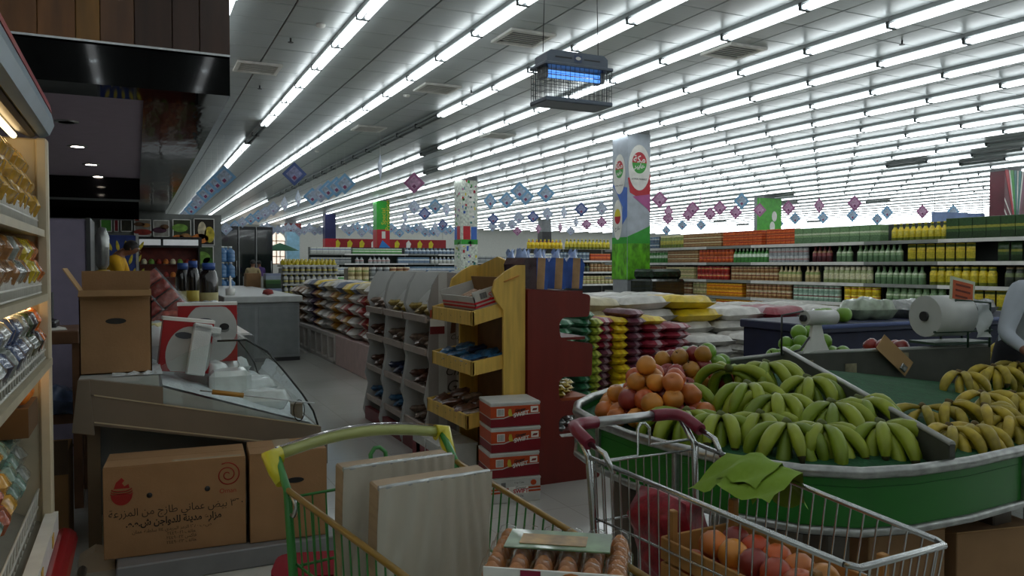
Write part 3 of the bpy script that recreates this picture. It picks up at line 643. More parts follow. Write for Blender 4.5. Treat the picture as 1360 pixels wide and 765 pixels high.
MB().surf(lambda a, b: (gp[3+int(round(a*5))][0], .004 + b*(LF-.01), gp[3+int(round(a*5))][1]), 6, 2).build('front_glass', GLASS, fc)
MB().surf(lambda a, b: (.39+.15*a, .004 + b*(LF-.01), 1.09), 2, 2).build('top_glass', GLASS, fc)
MB().path([(p[0], LF, p[1]) for p in gp[2:]], .006, 6).build('glass_edge', BLK_EDGE, fc)
ov = [(.85+.03*math.cos(q*pi/8), .70+.06*math.sin(q*pi/8)) for q in range(16)]
MB().path([(p[0]-.03, -.006, p[1]-.02) for p in ov], .003, 4, closed=True).build('finger_hole', BLK_EDGE, fc)
MB().surf(lambda a, b: (.12+.78*a, .03+b*(LF-.06), .865-.27*a+.012*math.sin(17*a+5*b)*math.sin(31*b)), 14, 30).surf(lambda a, b: (-.12+.24*a, .03+b*(LF-.06), .925+.012*math.sin(19*a+5*b)*math.sin(37*b)), 8, 30).build('ice_bed', mat('crushed_ice', 'dde6ea', .35, var=.12, vs=40, bump=.9, bs=70), fc)
tag(MB().path([(.3, 4.48, .83), (.9, 4.46, .72)], .004, 5).path([(.36, 4.475, .82), (.52, 4.47, .79)], .014, 6, 1).build('wire_skewer', [STEEL, mat('straw_tan', 'a67c34', .6)]), 'thin wire with a tan wrapped handle on the end glass', 'skewer')
ICE = mat('white_film', 'd8dedd', .25, var=.1, vs=12, bump=.4, bs=18, coat=.5); YL = mat('yellow_lid', 'cfc88c', .4)
fish = [(.36, 5.15, .3, .2, .16, 'beside the leaning foam block', 0), (.5, 5.0, .24, .22, .17, 'square, nearest the end glass', 1), (.66, 5.3, .3, .22, .12, 'low on the ice slope', 0), (.45, 5.6, .34, .24, .2, 'with a pale yellow top', 2), (.72, 5.75, .26, .2, .1, 'pressed to the curved glass', 0), (.08, 5.35, .3, .3, .26, 'with yellow top behind the open carton', 2), (.25, 6.1, .3, .26, .16, 'far inside the case', 0), (.6, 6.2, .3, .24, .14, 'far down the ice bed', 0), (.68, 4.85, .3, .2, .12, 'flat, at the bottom of the slope', 0)]
for i, (x, y, l, w_, h, s, kd) in enumerate(fish):
    z = .92 if x < .12 else .87 - .34*(x-.12)
    t = thing('fish_pack', 'white wrapped fish pack ' + s, 'fish pack', (x, y, z-.04), .3*((i*7) % 5 - 2), 'white packs in the fish counter')
    (MB().cbox(-l/2, l/2, -w_/2, w_/2, 0, h, .03) if kd == 1 else pillow(l, w_, h, i, lump=.1)).build('pack', ICE, t)
    if kd == 2: MB().cbox(-l*.35, l*.35, -w_*.35, w_*.35, h*.85, h*1.02, .015).build('lid', YL, t)
# leaning red carton, white foam block and a second red carton behind
def red_carton(loc, rot, w_, h, d, label, flip):
    t = thing('red_carton', label, 'carton', loc, rot=rot)
    MB().cbox(-w_/2, w_/2, -d/2, d/2, 0, h, .003).build('body', mat('carton_red', 'a3171d', .4, coat=.2), t)
    MB().box(-w_/2-.003, w_/2+.003, -d/2-.003, d/2+.003, h-.012, h+.006).build('lid', WHITE, t)
    pts = [(.02+w_*.46*math.cos(a*pi/16), h*(.36 if not flip else .5)+h*.52*math.sin(a*pi/16)) for a in range(32)]
    pts = [(max(-w_/2+.002, min(w_/2-.002, p)), max(.004, min(h-.02, q))) for p, q in pts]
    MB().prism(pts, -d/2-.004, -d/2-.001, 'y').build('printed_oval', mat('oval_grey', 'b9bab6', .45), t)
    MB().prism([(-.02+.05*math.cos(a*pi/8), h*.7+.02*math.sin(a*pi/8)) for a in range(16)], -d/2-.007, -d/2-.004, 'y').build('printed_emblem', mat('emblem_ink', '4a4f58', .5), t)
    MB().prism([(.1+.03*math.cos(a*pi/8), h*.6+.022*math.sin(a*pi/8)) for a in range(16)], -d/2-.007, -d/2-.004, 'y').build('printed_bird', P_BLK, t)
    return t
red_carton((.24, 5.02, .87), (0, R(7), .05), .28, .31, .1, 'red carton with grey oval leaning behind the white foam block', False)
red_carton((.42, 5.5, .87), (0, 0, -.06), .36, .38, .12, 'upright red carton with grey oval and white lid, the farther one', True)
t = thing('foam_block', 'long white foam block leaning against the red carton', 'foam', (.3, 4.9, .86), rot=(R(-6), R(10), 0))
MB().cbox(-.05, .05, -.05, .05, 0, .3, .006).build('block', mat('foam_white', 'd5dbdb', .6, bump=.2, bs=120), t); MB().cbox(-.05, .1, -.05, .05, .25, .29, .006).build('lip', mat('foam_white', 'd5dbdb'), t)
t = thing('foil_tray', 'silver film covered tray on top of the far red carton', 'tray', (.42, 5.75, 1.17))
pillow(.24, .16, .08, 3, lump=.2).build('film', mat('film_bright', 'b6bab8', .12, .4, bump=.8, bs=20), t); MB().cbox(-.11, .11, -.07, .07, 0, .02, .005).build('tray', WHITE, t)
tag(MB().cbox(-.15, .15, -.1, .1, 0, .27, .004).build('stock_carton', CARD2, None, (.42, 5.75, .9)), 'plain carton under the silver film tray', 'carton')
# open cardboard box on the counter corner
t = thing('open_carton', 'open brown cardboard carton with raised flap on the counter corner', 'carton', (-.1, 4.82, .922))
w_, d_, h_ = .345, .3, .44
MB().box(-w_/2, w_/2, -d_/2, -d_/2+.006, 0, h_).build('front_wall', CARD, t); MB().box(-w_/2, w_/2, d_/2-.006, d_/2, 0, h_).build('back_wall', CARD, t)
for s in (-1, 1): MB().box(min(s*w_/2, s*(w_/2-.006)), max(s*w_/2, s*(w_/2-.006)), -d_/2, d_/2, 0, h_).build('side_wall', CARD, t)
MB().box(-w_/2, w_/2, -d_/2, d_/2, 0, .006).build('bottom', CARD_IN, t)
MB().box(-w_/2, w_/2, 0, .005, 0, .105, M=RM((0, d_/2-.006, h_), R(6))).build('flap', CARD, t); MB().box(-w_/2, w_/2, -.07, 0, 0, .005, M=RM((0, -d_/2, h_), R(24))).build('flap', CARD_IN, t)
MB().box(-.14, 0, -d_/2, d_/2, 0, .005, M=RM((-w_/2, 0, h_), 0, R(58))).build('flap', CARD2, t)
MB().prism([(.0+.05*math.cos(a), .28+.016*math.sin(a)) for a in [q*pi/8 for q in range(16)]], -d_/2-.002, -d_/2+.001, 'y').build('hand_hole', BLACK, t)
tag(pillow(.06, .04, .02, 3).build('plastic_scrap', ICE, None, (-.08, 4.67+.08, 1.18)), 'scrap of white plastic inside the open carton', 'scrap')
# two egg cartons on a low plinth
tag(MB().cbox(-.1, .95, 4.02, 4.42, 0, .1, .006).build('plinth', mat('plinth_grey', '75777a', .4)), 'low grey plinth under the egg cartons', 'plinth')
t = thing('plastic_wedge', 'pale plastic foot beside the grey plinth', 'foot', (-.18, 4.36, 0)); MB().prism([(-.09, 0), (.07, 0), (.07, .07), (-.02, .1), (-.09, .06)], -.06, .06, 'y').build('foot', mat('foot_beige', 'b9aa94', .5), t)
w_, d_, h_ = .64, .3, .44
t = thing('egg_carton_box', 'large brown egg carton with red emblems and black Arabic print', 'carton', (.175, 4.275, .102), R(-4))
carton('body', w_, d_, h_, CARD, t); fy = -d_/2-.0015; INK = mat('ink_dark', '20170f', .8); INKR = mat('ink_red', '8f1d17', .8)
rot = (pi/2, 0, 0)
text('printed_lettering', arab('٣٦٠ بيض عماني طازج من المزرعة'), .05, INK, t, (.005, fy, .213), rot, sx=.92)
text('printed_lettering', arab('مزارع مدينة للدواجن ش.م.م.'), .046, INK, t, (-.01, fy, .16), rot, bold=.0012, sx=.85)
text('printed_lettering', arab('ص.ب ١٦٨٠ الرمز البريدي ١١٤ سلطنة عمان'), .022, INK, t, (-.02, fy, .118), rot)
for k, s_ in enumerate(('هاتف ٢٤٤٩٠٠٢١', 'فاكس ٢٤٤٩٠٠٢٢', 'هاتف ٢٤٤٩٠٠٢٣')): text('printed_lettering', arab(s_), .022, INK, t, (.02, fy, .094-.022*k), rot)
for x_, z_ in ((-.12, .29), (.14, .295)): MB().lathe([(0, 0), (.013, 0), (.013, .002), (0, .002)], 14, M=RM((x_, fy+.001, z_), pi/2)).build('air_hole', BLACK, t)
lx, lz = -.24, .315
cut = lambda a0, a1, r, z: [(lx+r*math.cos(a), z+r*1.12*math.sin(a)) for a in [a0+(a1-a0)*q/14 for q in range(15)]]
MB().prism(cut(pi, 2*pi, .047, lz-.008), fy-.001, fy+.001, 'y').build('printed_emblem', INKR, t)
for k in range(3): 
    arcp = [(lx+(.047-.002*k)*math.cos(a), lz-.004+.011*k+.012*math.sin(a)*-1) for a in [pi*q/10 for q in range(11)]]
    MB().path([(p[0], fy, p[1]) for p in arcp], .0028, 4).build('printed_emblem', INKR, t)
MB().prism([(lx-.034, lz+.02), (lx+.034, lz+.02), (lx+.03, lz+.04), (lx+.012, lz+.03), (lx+.002, lz+.045), (lx+.012, lz+.058), (lx, lz+.072), (lx-.024, lz+.05)], fy-.001, fy+.001, 'y').build('printed_emblem', INKR, t)
sp_ = [(.235+(.008+.0038*a)*math.cos(a+.5), fy, .355+(.008+.0038*a)*math.sin(a+.5)) for a in [q*.3 for q in range(48)]]
MB().path(sp_, .0028, 4).build('printed_spiral', INKR, t); text('printed_lettering', 'Oman', .032, INKR, t, (.235, fy, .275), rot)
MB().box(-.02, .3, -d_/2+.02, -d_/2+.05, h_, h_+.001).build('tape_strip', TAPE, t)
t = thing('egg_carton_box', 'brown egg carton with clear tape on top beside the printed carton', 'carton', (.7, 4.22, .102), R(-4))
carton('body', .38, .3, .45, CARD, t); MB().box(-.06, .03, -.15, .15, .45, .4515).build('tape_strip', TAPE, t)
MB().prism([(.03+.045*math.cos(a), .3+.014*math.sin(a)) for a in [q*pi/8 for q in range(16)]], -.1525, -.1495, 'y').build('hand_hole', BLACK, t)
# ------------------------------------------------------------------ people (one continuous skinned body each)
SKINM = mat('skin', '7a4f38', .55); HAIRM = mat('hair_black', '14100e', .6)
def person(label, joints, edges, rad, colour, loc, rz, hair=True, root=0, sub=1):
    """joints: {name: (x,y,z)}; colour(face centre)-> material index"""
    names_ = list(joints); me = bpy.data.meshes.new('body'); me.from_pydata([joints[n] for n in names_], [(names_.index(a), names_.index(b)) for a, b in edges], [])
    o = bpy.data.objects.new('body', me); COL.objects.link(o)
    sk = o.modifiers.new('skin', 'SKIN'); ss = o.modifiers.new('sub', 'SUBSURF'); ss.levels = ss.render_levels = 2 if sub > 1 else 1
    for i, n in enumerate(names_):
        r = rad[n]; me.skin_vertices[0].data[i].radius = r if isinstance(r, tuple) else (r, r)
        me.skin_vertices[0].data[i].use_root = (i == root)
    dg = bpy.context.evaluated_depsgraph_get(); dg.update()
    m2 = bpy.data.meshes.new_from_object(o.evaluated_get(dg)); bpy.data.objects.remove(o)
    return m2
def finish_person(label, me, mats, colour, loc, rz, head, hr, hair=True, face=True):
    t = thing('person', label, 'person', loc, rz)
    me.materials.clear()
    for m in mats: me.materials.append(m)
    for p in me.polygons: p.material_index = colour(p.center); p.use_smooth = True
    put('body', me, t)
    hx, hy, hz = head
    if hair:
        MB().surf(lambda a, b: (hx+hr*1.08*math.sin(a*1.9)*math.cos(b*2*pi)-.012, hy+hr*1.02*math.sin(a*1.9)*math.sin(b*2*pi), hz+.02+hr*1.18*math.cos(a*1.9)+(.03 if math.cos(b*2*pi) > .4 and a > .6 else 0)), 8, 14, cv=True).build('hair', HAIRM, t)
    if face:
        EY = mat('eye_white', 'cfc9c0', .3)
        for s in (-1, 1):
            MB().lathe([(0, -.011), (.011, 0), (0, .011)], 8, M=RM((hx+hr*.9, hy+s*.032, hz+.01))).build('eye', EY, t)
            MB().lathe([(0, -.02), (.012, 0), (0, .025)], 6, M=RM((hx-.01, hy+s*hr*.98, hz))).build('ear', SKINM, t)
        MB().prism([(hx+hr*.92, hz+.0), (hx+hr*1.2, hz-.035), (hx+hr*.92, hz-.04)], hy-.014, hy+.014, 'y').build('nose', SKINM, t)
        MB().box(hx+hr*.9, hx+hr*1.0, hy-.022, hy+.022, hz-.062, hz-.054).build('mouth', mat('lip', '5a2e28', .5), t)
    return t
def std_person(label, loc, rz, shirt, trousers, bend=0., arm=(.25, -.05, -.25), scale=1., nod=0., sub=1, hr=.095):
    """standing figure facing +x; bend leans the upper body forward, arm = hand offset from the shoulder"""
    c, s = math.cos(bend), math.sin(bend)
    up = lambda x, y, z: (x*c + (z-.95)*s, y, .95 + (z-.95)*c - x*s)
    J = {'pelvis': (0, 0, .95), 'belly': up(.01, 0, 1.1), 'chest': up(.02, 0, 1.28), 'neckb': up(0, 0, 1.42), 'neck': up(.015+nod*.4, 0, 1.5-nod*.1), 'head': up(.03+nod, 0, 1.6-nod*.5), 'crown': up(.035+nod*1.4, 0, 1.68-nod*.6)}
    E_ = [('pelvis', 'belly'), ('belly', 'chest'), ('chest', 'neckb'), ('neckb', 'neck'), ('neck', 'head'), ('head', 'crown')]
    Rr = {'pelvis': (.15, .11), 'belly': (.145, .11), 'chest': (.17, .12), 'neckb': (.1, .08), 'neck': .052, 'head': hr, 'crown': .065}
    for sd, n in ((1, 'l'), (-1, 'r')):
        sh = up(0, sd*.2, 1.4); J['sh'+n] = sh; hx, hy, hz = arm
        hnd = (sh[0]+hx, sh[1]+sd*hy, sh[2]+hz); el = ((sh[0]+hnd[0])/2 - .06, (sh[1]+hnd[1])/2 + sd*.06, (sh[2]+hnd[2])/2 - .1)
        J['el'+n] = el; J['wr'+n] = hnd
        d = (Vector(hnd)-Vector(el)).normalized(); pm_ = Vector(hnd)+d*.07; J['pa'+n] = tuple(pm_)
        E_ += [('chest', 'sh'+n), ('sh'+n, 'el'+n), ('el'+n, 'wr'+n), ('wr'+n, 'pa'+n)]
        Rr.update({'sh'+n: .07, 'el'+n: .048, 'wr'+n: .03, 'pa'+n: (.042, .022)})
        side = d.cross(Vector((0, 0, 1))); side = side.normalized() if side.length > .1 else Vector((0, 1, 0))
        for q in range(4):
            a_ = pm_ + side*(.027-.018*q) + d*.045; b_ = a_ + d*(.04 - .006*abs(q-1.5)) + Vector((0, 0, -.02))
            J['f%d' % q+n] = tuple(a_); J['g%d' % q+n] = tuple(b_); E_ += [('pa'+n, 'f%d' % q+n), ('f%d' % q+n, 'g%d' % q+n)]; Rr['f%d' % q+n] = .009; Rr['g%d' % q+n] = .008
        th = Vector(hnd) + side*.04*sd + d*.04; J['th'+n] = tuple(th); E_.append(('wr'+n, 'th'+n)); Rr['th'+n] = .011
        J['hip'+n] = (0, sd*.095, .88); J['kn'+n] = (.02, sd*.1, .5); J['an'+n] = (-.01, sd*.1, .09); J['to'+n] = (.15, sd*.11, .04)
        E_ += [('pelvis', 'hip'+n), ('hip'+n, 'kn'+n), ('kn'+n, 'an'+n), ('an'+n, 'to'+n)]; Rr.update({'hip'+n: .095, 'kn'+n: .065, 'an'+n: .045, 'to'+n: (.045, .035)})
    J = {k: tuple(v_*scale for v_ in v) for k, v in J.items()}; Rr = {k: (tuple(x*scale for x in r) if isinstance(r, tuple) else r*scale) for k, r in Rr.items()}
    me = person(label, J, E_, Rr, None, loc, rz, sub=sub)
    V = {k: Vector(v) for k, v in J.items()}
    def seg(p, a, b):
        ab = b-a; t_ = max(0, min(1, (p-a).dot(ab)/ab.dot(ab))); return (a+ab*t_-p).length
    def colour(p):
        best = min(E_, key=lambda e: seg(p, V[e[0]], V[e[1]]) - .5*min(1, 1)*0)
        if best[1][:2] in ('wr', 'pa', 'th') or best[0][:1] in 'f' or best[0][:2] == 'pa' or best[1] in ('head', 'crown') or best == ('neckb', 'neck'): 
            if best[1][:2] == 'wr': return 0 if LONG[0] else 1
            return 1
        if best[0][:3] == 'hip' or best[0][:2] in ('kn',) or best == ('pelvis', 'hipl') or best == ('pelvis', 'hipr'): return 2
        if best[0][:2] == 'an': return 3
        return 0
    return finish_person(label, me, [shirt, SKINM, trousers, BLACK], colour, loc, rz, J['head'], hr*scale)
LONG = [False]
TROU = mat('trousers_dark', '23242b', .8)
std_person('person in a yellow shirt bending over the counter behind the open carton', (-.32, 11.4, .18), R(-8), mat('shirt_yellow', 'd2a012', .8, var=.15), TROU, .22, (.3, -.05, -.3), 1.02, nod=.12, hr=.085)
tag(MB().cbox(-1.2, .2, 10.6, 12.4, 0, .178, .01).build('floor_platform', DARK), 'low dark platform under the person in yellow', 'platform')
# ------------------------------------------------------------------ meat counter behind the fish counter
t = thing('meat_counter', 'meat counter with raised glass lid behind the fish counter', 'counter', (0, 7.25, 0))
MB().cbox(.06, .94, 0, 2.6, 0, .88, .01).build('body', mat('counter_grey', '6d7070', .4), t); MB().cbox(.06, .3, 0.9, 2.6, .88, 1.22, .01).build('service_shelf', FS, t)
RKM = RM((.16, .25, .9), R(62), R(-38), 0); MB().box(-.03, .36, 0, .52, -.02, -.005, M=RKM).build('tilted_rack', STEEL, t); MB().box(-.04, .38, 0, .54, .1, .106, M=RKM).build('glass_lid', CLEAR, t); MB().path([(-.04, 0, .1), (-.04, .54, .1)], .01, 6, M=RKM).build('lid_rail', STEEL, t)
MB().box(.1, .9, 0, 2.6, .88, .9).build('deck', WHITE, t)
pk = mat('meat_pink', 'b5685c', .3, var=.4, vs=25, coat=.6); pk2 = mat('meat_red', '9c3a30', .3, var=.4, vs=25, coat=.6)
tray_me = [pillow(.22, .16, .07, q, lump=.15).mesh('meat_pack', (pk, pk2)[q % 2]) for q in range(2)]
k = 0
for i in range(3):
    for j in range(5):
        for l in range(3 if j < 2 else 1):
            tag(put('meat_pack', tray_me[(i+j+l) % 2], None, (.24+.2*i+.03*l, 7.4+.2*j, .903+.066*l), (0, 0, .15*((i+j) % 3-1))), 'pink meat pack in the meat counter, row %s, %s back, %s layer' % (ordn(i), ordn(j), ORD[l]), 'meat pack', 'meat packs behind the fish counter')
RK2 = Matrix.Translation((0, 7.25, 0)) @ RKM
for i in range(2):
    for j in range(4):
        o = tag(put('meat_pack', tray_me[(i+j) % 2]), 'pink meat pack on the tilted rack, row %s, %s across' % (ORD[j], ORD[i]), 'meat pack', 'meat packs on the tilted rack'); o.matrix_world = RK2 @ RM((.08+.18*i, .07+.125*j, .005), 0, 0, pi/2*0) @ Matrix.Scale(.78, 4)
tag(MB().path([(.1, 8.0, 1.22), (.1, 8.3, 1.22)], .02, 8).build('amber_reflection', mat('amber_glow', 'ffb020', .4, emit=2.5)), 'short amber glow bar standing in for a reflection above the meat packs', 'reflection')  # glowing bar stands in for a warm reflection in the counter glass
JB = mat('jar_dark', '15100e', .15, coat=.6, var=.1); BL = mat('cap_blue', '2b4f94', .4); LB = mat('jar_label', 'a8a06a', .5)
def jar(x, y, z, r, h, label, lm=LB):
    o = thing('storage_jar', label, 'jar', (x, y, z), 0, 'jars on the meat counter')
    MB().lathe([(r*.95, 0), (r, .01), (r, h*.75), (r*.8, h*.86), (r*.62, h*.9)], 16).build('body', JB, o); MB().lathe([(r*.7, h*.9), (r*.7, h), (0, h)], 16).build('cap', BL, o); MB().lathe([(r*1.01, h*.3), (r*1.01, h*.55)], 16).build('label', lm, o)
jar(.62, 7.95, .9, .085, .62, 'dark jar with blue cap, the largest beside the meat packs'); jar(.5, 8.25, .9, .06, .64, 'dark jar with yellow label and blue cap', mat('label_yellow', 'c2b24a', .5)); jar(.42, 8.5, .9, .07, .62, 'dark jar with blue cap, half hidden behind the others')
for q in range(3): tag(MB().lathe([(.1, 0), (.115, .05), (.12, .055), (.115, .06), (0, .062)], 16).build('white_tub', WHITE, None, (.12, 8.6, 1.22+q*.064)), 'white lidded tub, %s up in the stack behind the carton' % ORD[q], 'tub', 'stack of white tubs')
# ------------------------------------------------------------------ grey chest counter and carton stack further down the aisle
t = thing('chest_counter', 'long pale grey chest counter at the far left of the aisle', 'counter', (1.34, 12.6, 0))
MB().cbox(-.1, .98, 0, 6.5, 0, .92, .01).build('body', mat('chest_grey', '8b9092', .4), t); MB().cbox(-.15, 1.02, -.05, 6.55, .92, 1.02, .01).build('top', mat('chest_top', 'b8bcba', .3), t)
MB().box(-.08, .3, -.012, 0, .1, .85).build('end_panel', mat('chest_panel', '7e8485', .4), t); MB().box(.36, .95, -.012, 0, .1, .85).build('end_panel', mat('chest_panel', '7e8485', .4), t); MB().box(-.1, .98, -.008, 0, .0, .06).build('kick', DARK, t)
tag(MB().lathe([(.07, 0), (.075, .1), (.02, .12), (.015, .3), (0, .31)], 12).build('white_bottle', WHITE, None, (1.35, 13.2, 1.02)), 'white bottle with a thin neck on the chest counter', 'bottle')
tag(MB().lathe([(0, 0), (.09, .02), (.07, .08), (0, .1)], 10).build('red_cloth', mat('cloth_red', '8e3a34', .8), None, (1.9, 13.0, 1.02)), 'crumpled red cloth on the chest counter', 'cloth')
landsc = mat('carton_landscape', 'ffffff', .5, bands=[(0, '1d3b1c'), (.3, '2f5a28'), (.5, '5a7a48'), (.58, '9aa6b8'), (.85, '8a93b0')], axis=2)
for c_ in range(2):
    for k in range(4): tag(MB().cbox(-.16, .16, -.2, .2, .0, .325, .004).build('water_carton', landsc if c_ == 0 else CARD, None, (2.74-.02*(k % 2) - c_*.34, 18.0 + c_*.6, .33*k)), '%s carton, %s up in the stack beside the oil bottles' % (('green and lilac landscape', 'plain brown')[c_], ORD[k]), 'carton', 'cartons beside the oil bottles')
# ------------------------------------------------------------------ oil bottle stack
OILM = mat('oil_bottle', 'b7b8a6', .2, var=.1, coat=.5, bands=[(0, 'b9bcb8'), (.12, '5d6168'), (.2, 'c2b66a'), (.42, '83868a'), (.5, 'cfcfca'), (.7, 'bcbfb8'), (.86, 'd0c33a')], axis=2)
oil_me = MB().lathe([(.05, 0), (.055, .02), (.055, .12), (.048, .14), (.055, .16), (.055, .2), (.02, .26), (.02, .29), (0, .29)], 8).mesh('oil_bottle', OILM)
TRAY = mat('tray_board', 'c9cac4', .6)
base = at_z(367, 438, 0)
for l in range(5):
    n = 10; z = .32 + .25*l - (.0)
    tag(MB().box(2.95, 4.2, 17.95, 18.7, z-.03, z).build('stack_board', TRAY), 'white board between bottle layers, %s from the bottom of the oil stack' % ORD[l], 'board', 'boards in the oil stack')
    for i in range(n):
        for j in range(2 if l == 4 else 1): tag(put('oil_bottle', oil_me, None, (3.02+i*.124, 18.02+j*.16, z+.002), sc=(1, 1, .74)), 'clear oil bottle in layer %s of the oil stack, %s row, %s along' % (ORD[l], ('front', 'second')[j], ORD[i]), 'bottle', 'oil bottles in layer ' + ORD[l])
YLB = mat('oil_yellow', 'cdbb2e', .25, var=.2, coat=.5); yb_me = MB().lathe([(.05, 0), (.055, .02), (.05, .15), (.02, .22), (.02, .25), (0, .25)], 8).mesh('oil_bottle', YLB)
for i in range(13):
    for j in range(2): tag(put('oil_bottle', yb_me, None, (3.02+i*.092, 18.15+j*.3, 1.5+.002), sc=(.85, .85, .55)), 'yellow oil bottle on the very top of the oil stack, %s row, %s along' % (('front', 'back')[j], ORD[i]), 'bottle', 'yellow bottles topping the oil stack')
tag(MB().box(2.95, 4.2, 17.95, 18.7, 1.46, 1.5).build('stack_board', TRAY), 'white board under the yellow bottles topping the oil stack', 'board')
t = thing('pallet', 'white plinth under the oil bottle stack', 'plinth', (3.57, 18.33, 0)); MB().cbox(-.63, .63, -.4, .38, 0, .29, .01).build('plinth', TRAY, t)
tag(MB().cbox(2.97, 4.18, 18.2, 18.7, .3, 1.44, .02).build('stack_core', mat('bottle_core', '8b8d88', .4, var=.3, vs=20)), 'mass of bottles inside the oil stack', 'bottle', kind='stuff')
# ------------------------------------------------------------------ rice sacks on pallets along the aisle
def bagmat(n, base, band=None, band2=None):
    bands = [(0, base), (.28, band or base), (.5, band2 or base), (.72, base)]
    return mat('sack_'+n, base, .45, var=.18, vs=9, bump=.3, bs=22, bands=bands, axis=1, coat=.15)
SACK = {'white': bagmat('white', 'c9c7c0', 'd2d0ca', 'b8b4ae'), 'red': bagmat('red', '9c2a24', 'c8b8a8', '9c2a24'), 'gold': bagmat('gold', 'b9862a', 'c9a24a', '8e3a22'), 'yellow': bagmat('yellow', 'd6b81c', 'e0c838', 'c8a014'), 'blue': bagmat('blue', '5a6478', '8a8f98', '4a5060'), 'purple': bagmat('purple', '4e3a58', 'a8a0a0', '4e3a58'),
        'maroon': bagmat('maroon', '8c2636', 'b59aa0', '8c2636'), 'green': bagmat('green', '2f6a48', '8aa894', '2f6a48'), 'lime': bagmat('lime', '9aa83a', 'c2c260', '7a8a2a'), 'plum': bagmat('plum', '64303e', 'a38890', '64303e'), 'brown': bagmat('brown', '7a5a3a', 'b09a7a', '7a5a3a'), 'cream': bagmat('cream', 'bfb694', 'd0c9ae', 'b8a97a')}
sack_me = {}
def sackm(k, L, W, T):
    key = (k, L, W, T)
    if key not in sack_me: sack_me[key] = [pillow(L, W, T, q+hash(k) % 7 if False else q+len(k), lump=.09).mesh('rice_sack', SACK[k]) for q in range(2)]
    return sack_me[key][random.randrange(2)]
seq = ['white', 'red', 'white', 'red', 'white', 'gold', 'white', 'white', 'gold', 'purple', 'white', 'brown']
PINKB = mat('pink_board', 'c2a9a4', .5)
for i in range(14):
    y = 10.1 + i*.42; k = seq[min(i, 11)]
    for l in range(5 - (i > 10)):
        kk = {0: k, 1: ('gold', 'red', 'white')[i % 3] if i < 4 else k}.get(l % 2)
        if l == 4: kk = ('white', 'cream', 'blue', 'yellow', 'blue')[i % 5]
        tag(put('rice_sack', sackm(kk, .78, .44, .165), None, (3.1 + random.uniform(-.03, .03), y, .46+l*.155), (0, random.uniform(-.05, .05), random.uniform(-.08, .08))), '%s rice sack in the aisle row, pile %s from the white displays, %s up' % (kk, ordn(i), ORD[l]), 'rice sack', 'rice sacks along the aisle')
PALW = mat('pallet_white', 'b9b4ae', .7)
for i in range(3):
    t = thing('pallet', '%s pallet under the aisle rice sacks' % (['pink boarded', 'white slatted', 'far slatted'][i]), 'pallet', (3.1, 9.85+i*2.0, 0))
    if i == 0: MB().cbox(-.4, .4, 0, 1.95, 0, .45, .01).build('board_skirt', PINKB, t)
    else:
        MB().cbox(-.4, .4, 0, 1.95, .38, .45, .008).build('deck', PALW, t)
        for q in range(5): MB().cbox(-.4, .4, q*.46, q*.46+.1, 0, .38, .008).build('block', PALW, t)
        MB().cbox(-.4, .4, 0, 1.95, 0, .05, .008).build('runner', PALW, t)
# ------------------------------------------------------------------ three white cardboard displays, end panel with cocoa print
WCARD = mat('display_white', 'b6b7b4', .6, var=.05); WCARD2 = mat('display_shelf', 'a89a90', .6); STRI = mat('display_stripe', 'ffffff', .6, bands=[(0, 'b6b6b2'), (.12, '8f8a86'), (.3, 'b6b6b2'), (.45, '8f8a86'), (.62, 'b6b6b2'), (.8, '8f8a86')], axis=0)
snack = {k: mat('snack_'+k, c, .3, var=.5, vs=30, coat=.4) for k, c in dict(brown='5a3a2c', blue='2f5f86', navy='25324e', mixed='7d6a5c', gold='8e7a3a', red='7a2f2a').items()}
snk_me = {k: pillow(.16, .1, .05, len(k), lump=.2, nu=7, nv=6).mesh('snack_bag', m) for k, m in snack.items()}
contents = [['gold', 'mixed', 'brown', 'mixed'], ['gold', 'mixed', 'navy', 'blue'], ['mixed', 'brown', 'brown', 'blue']]
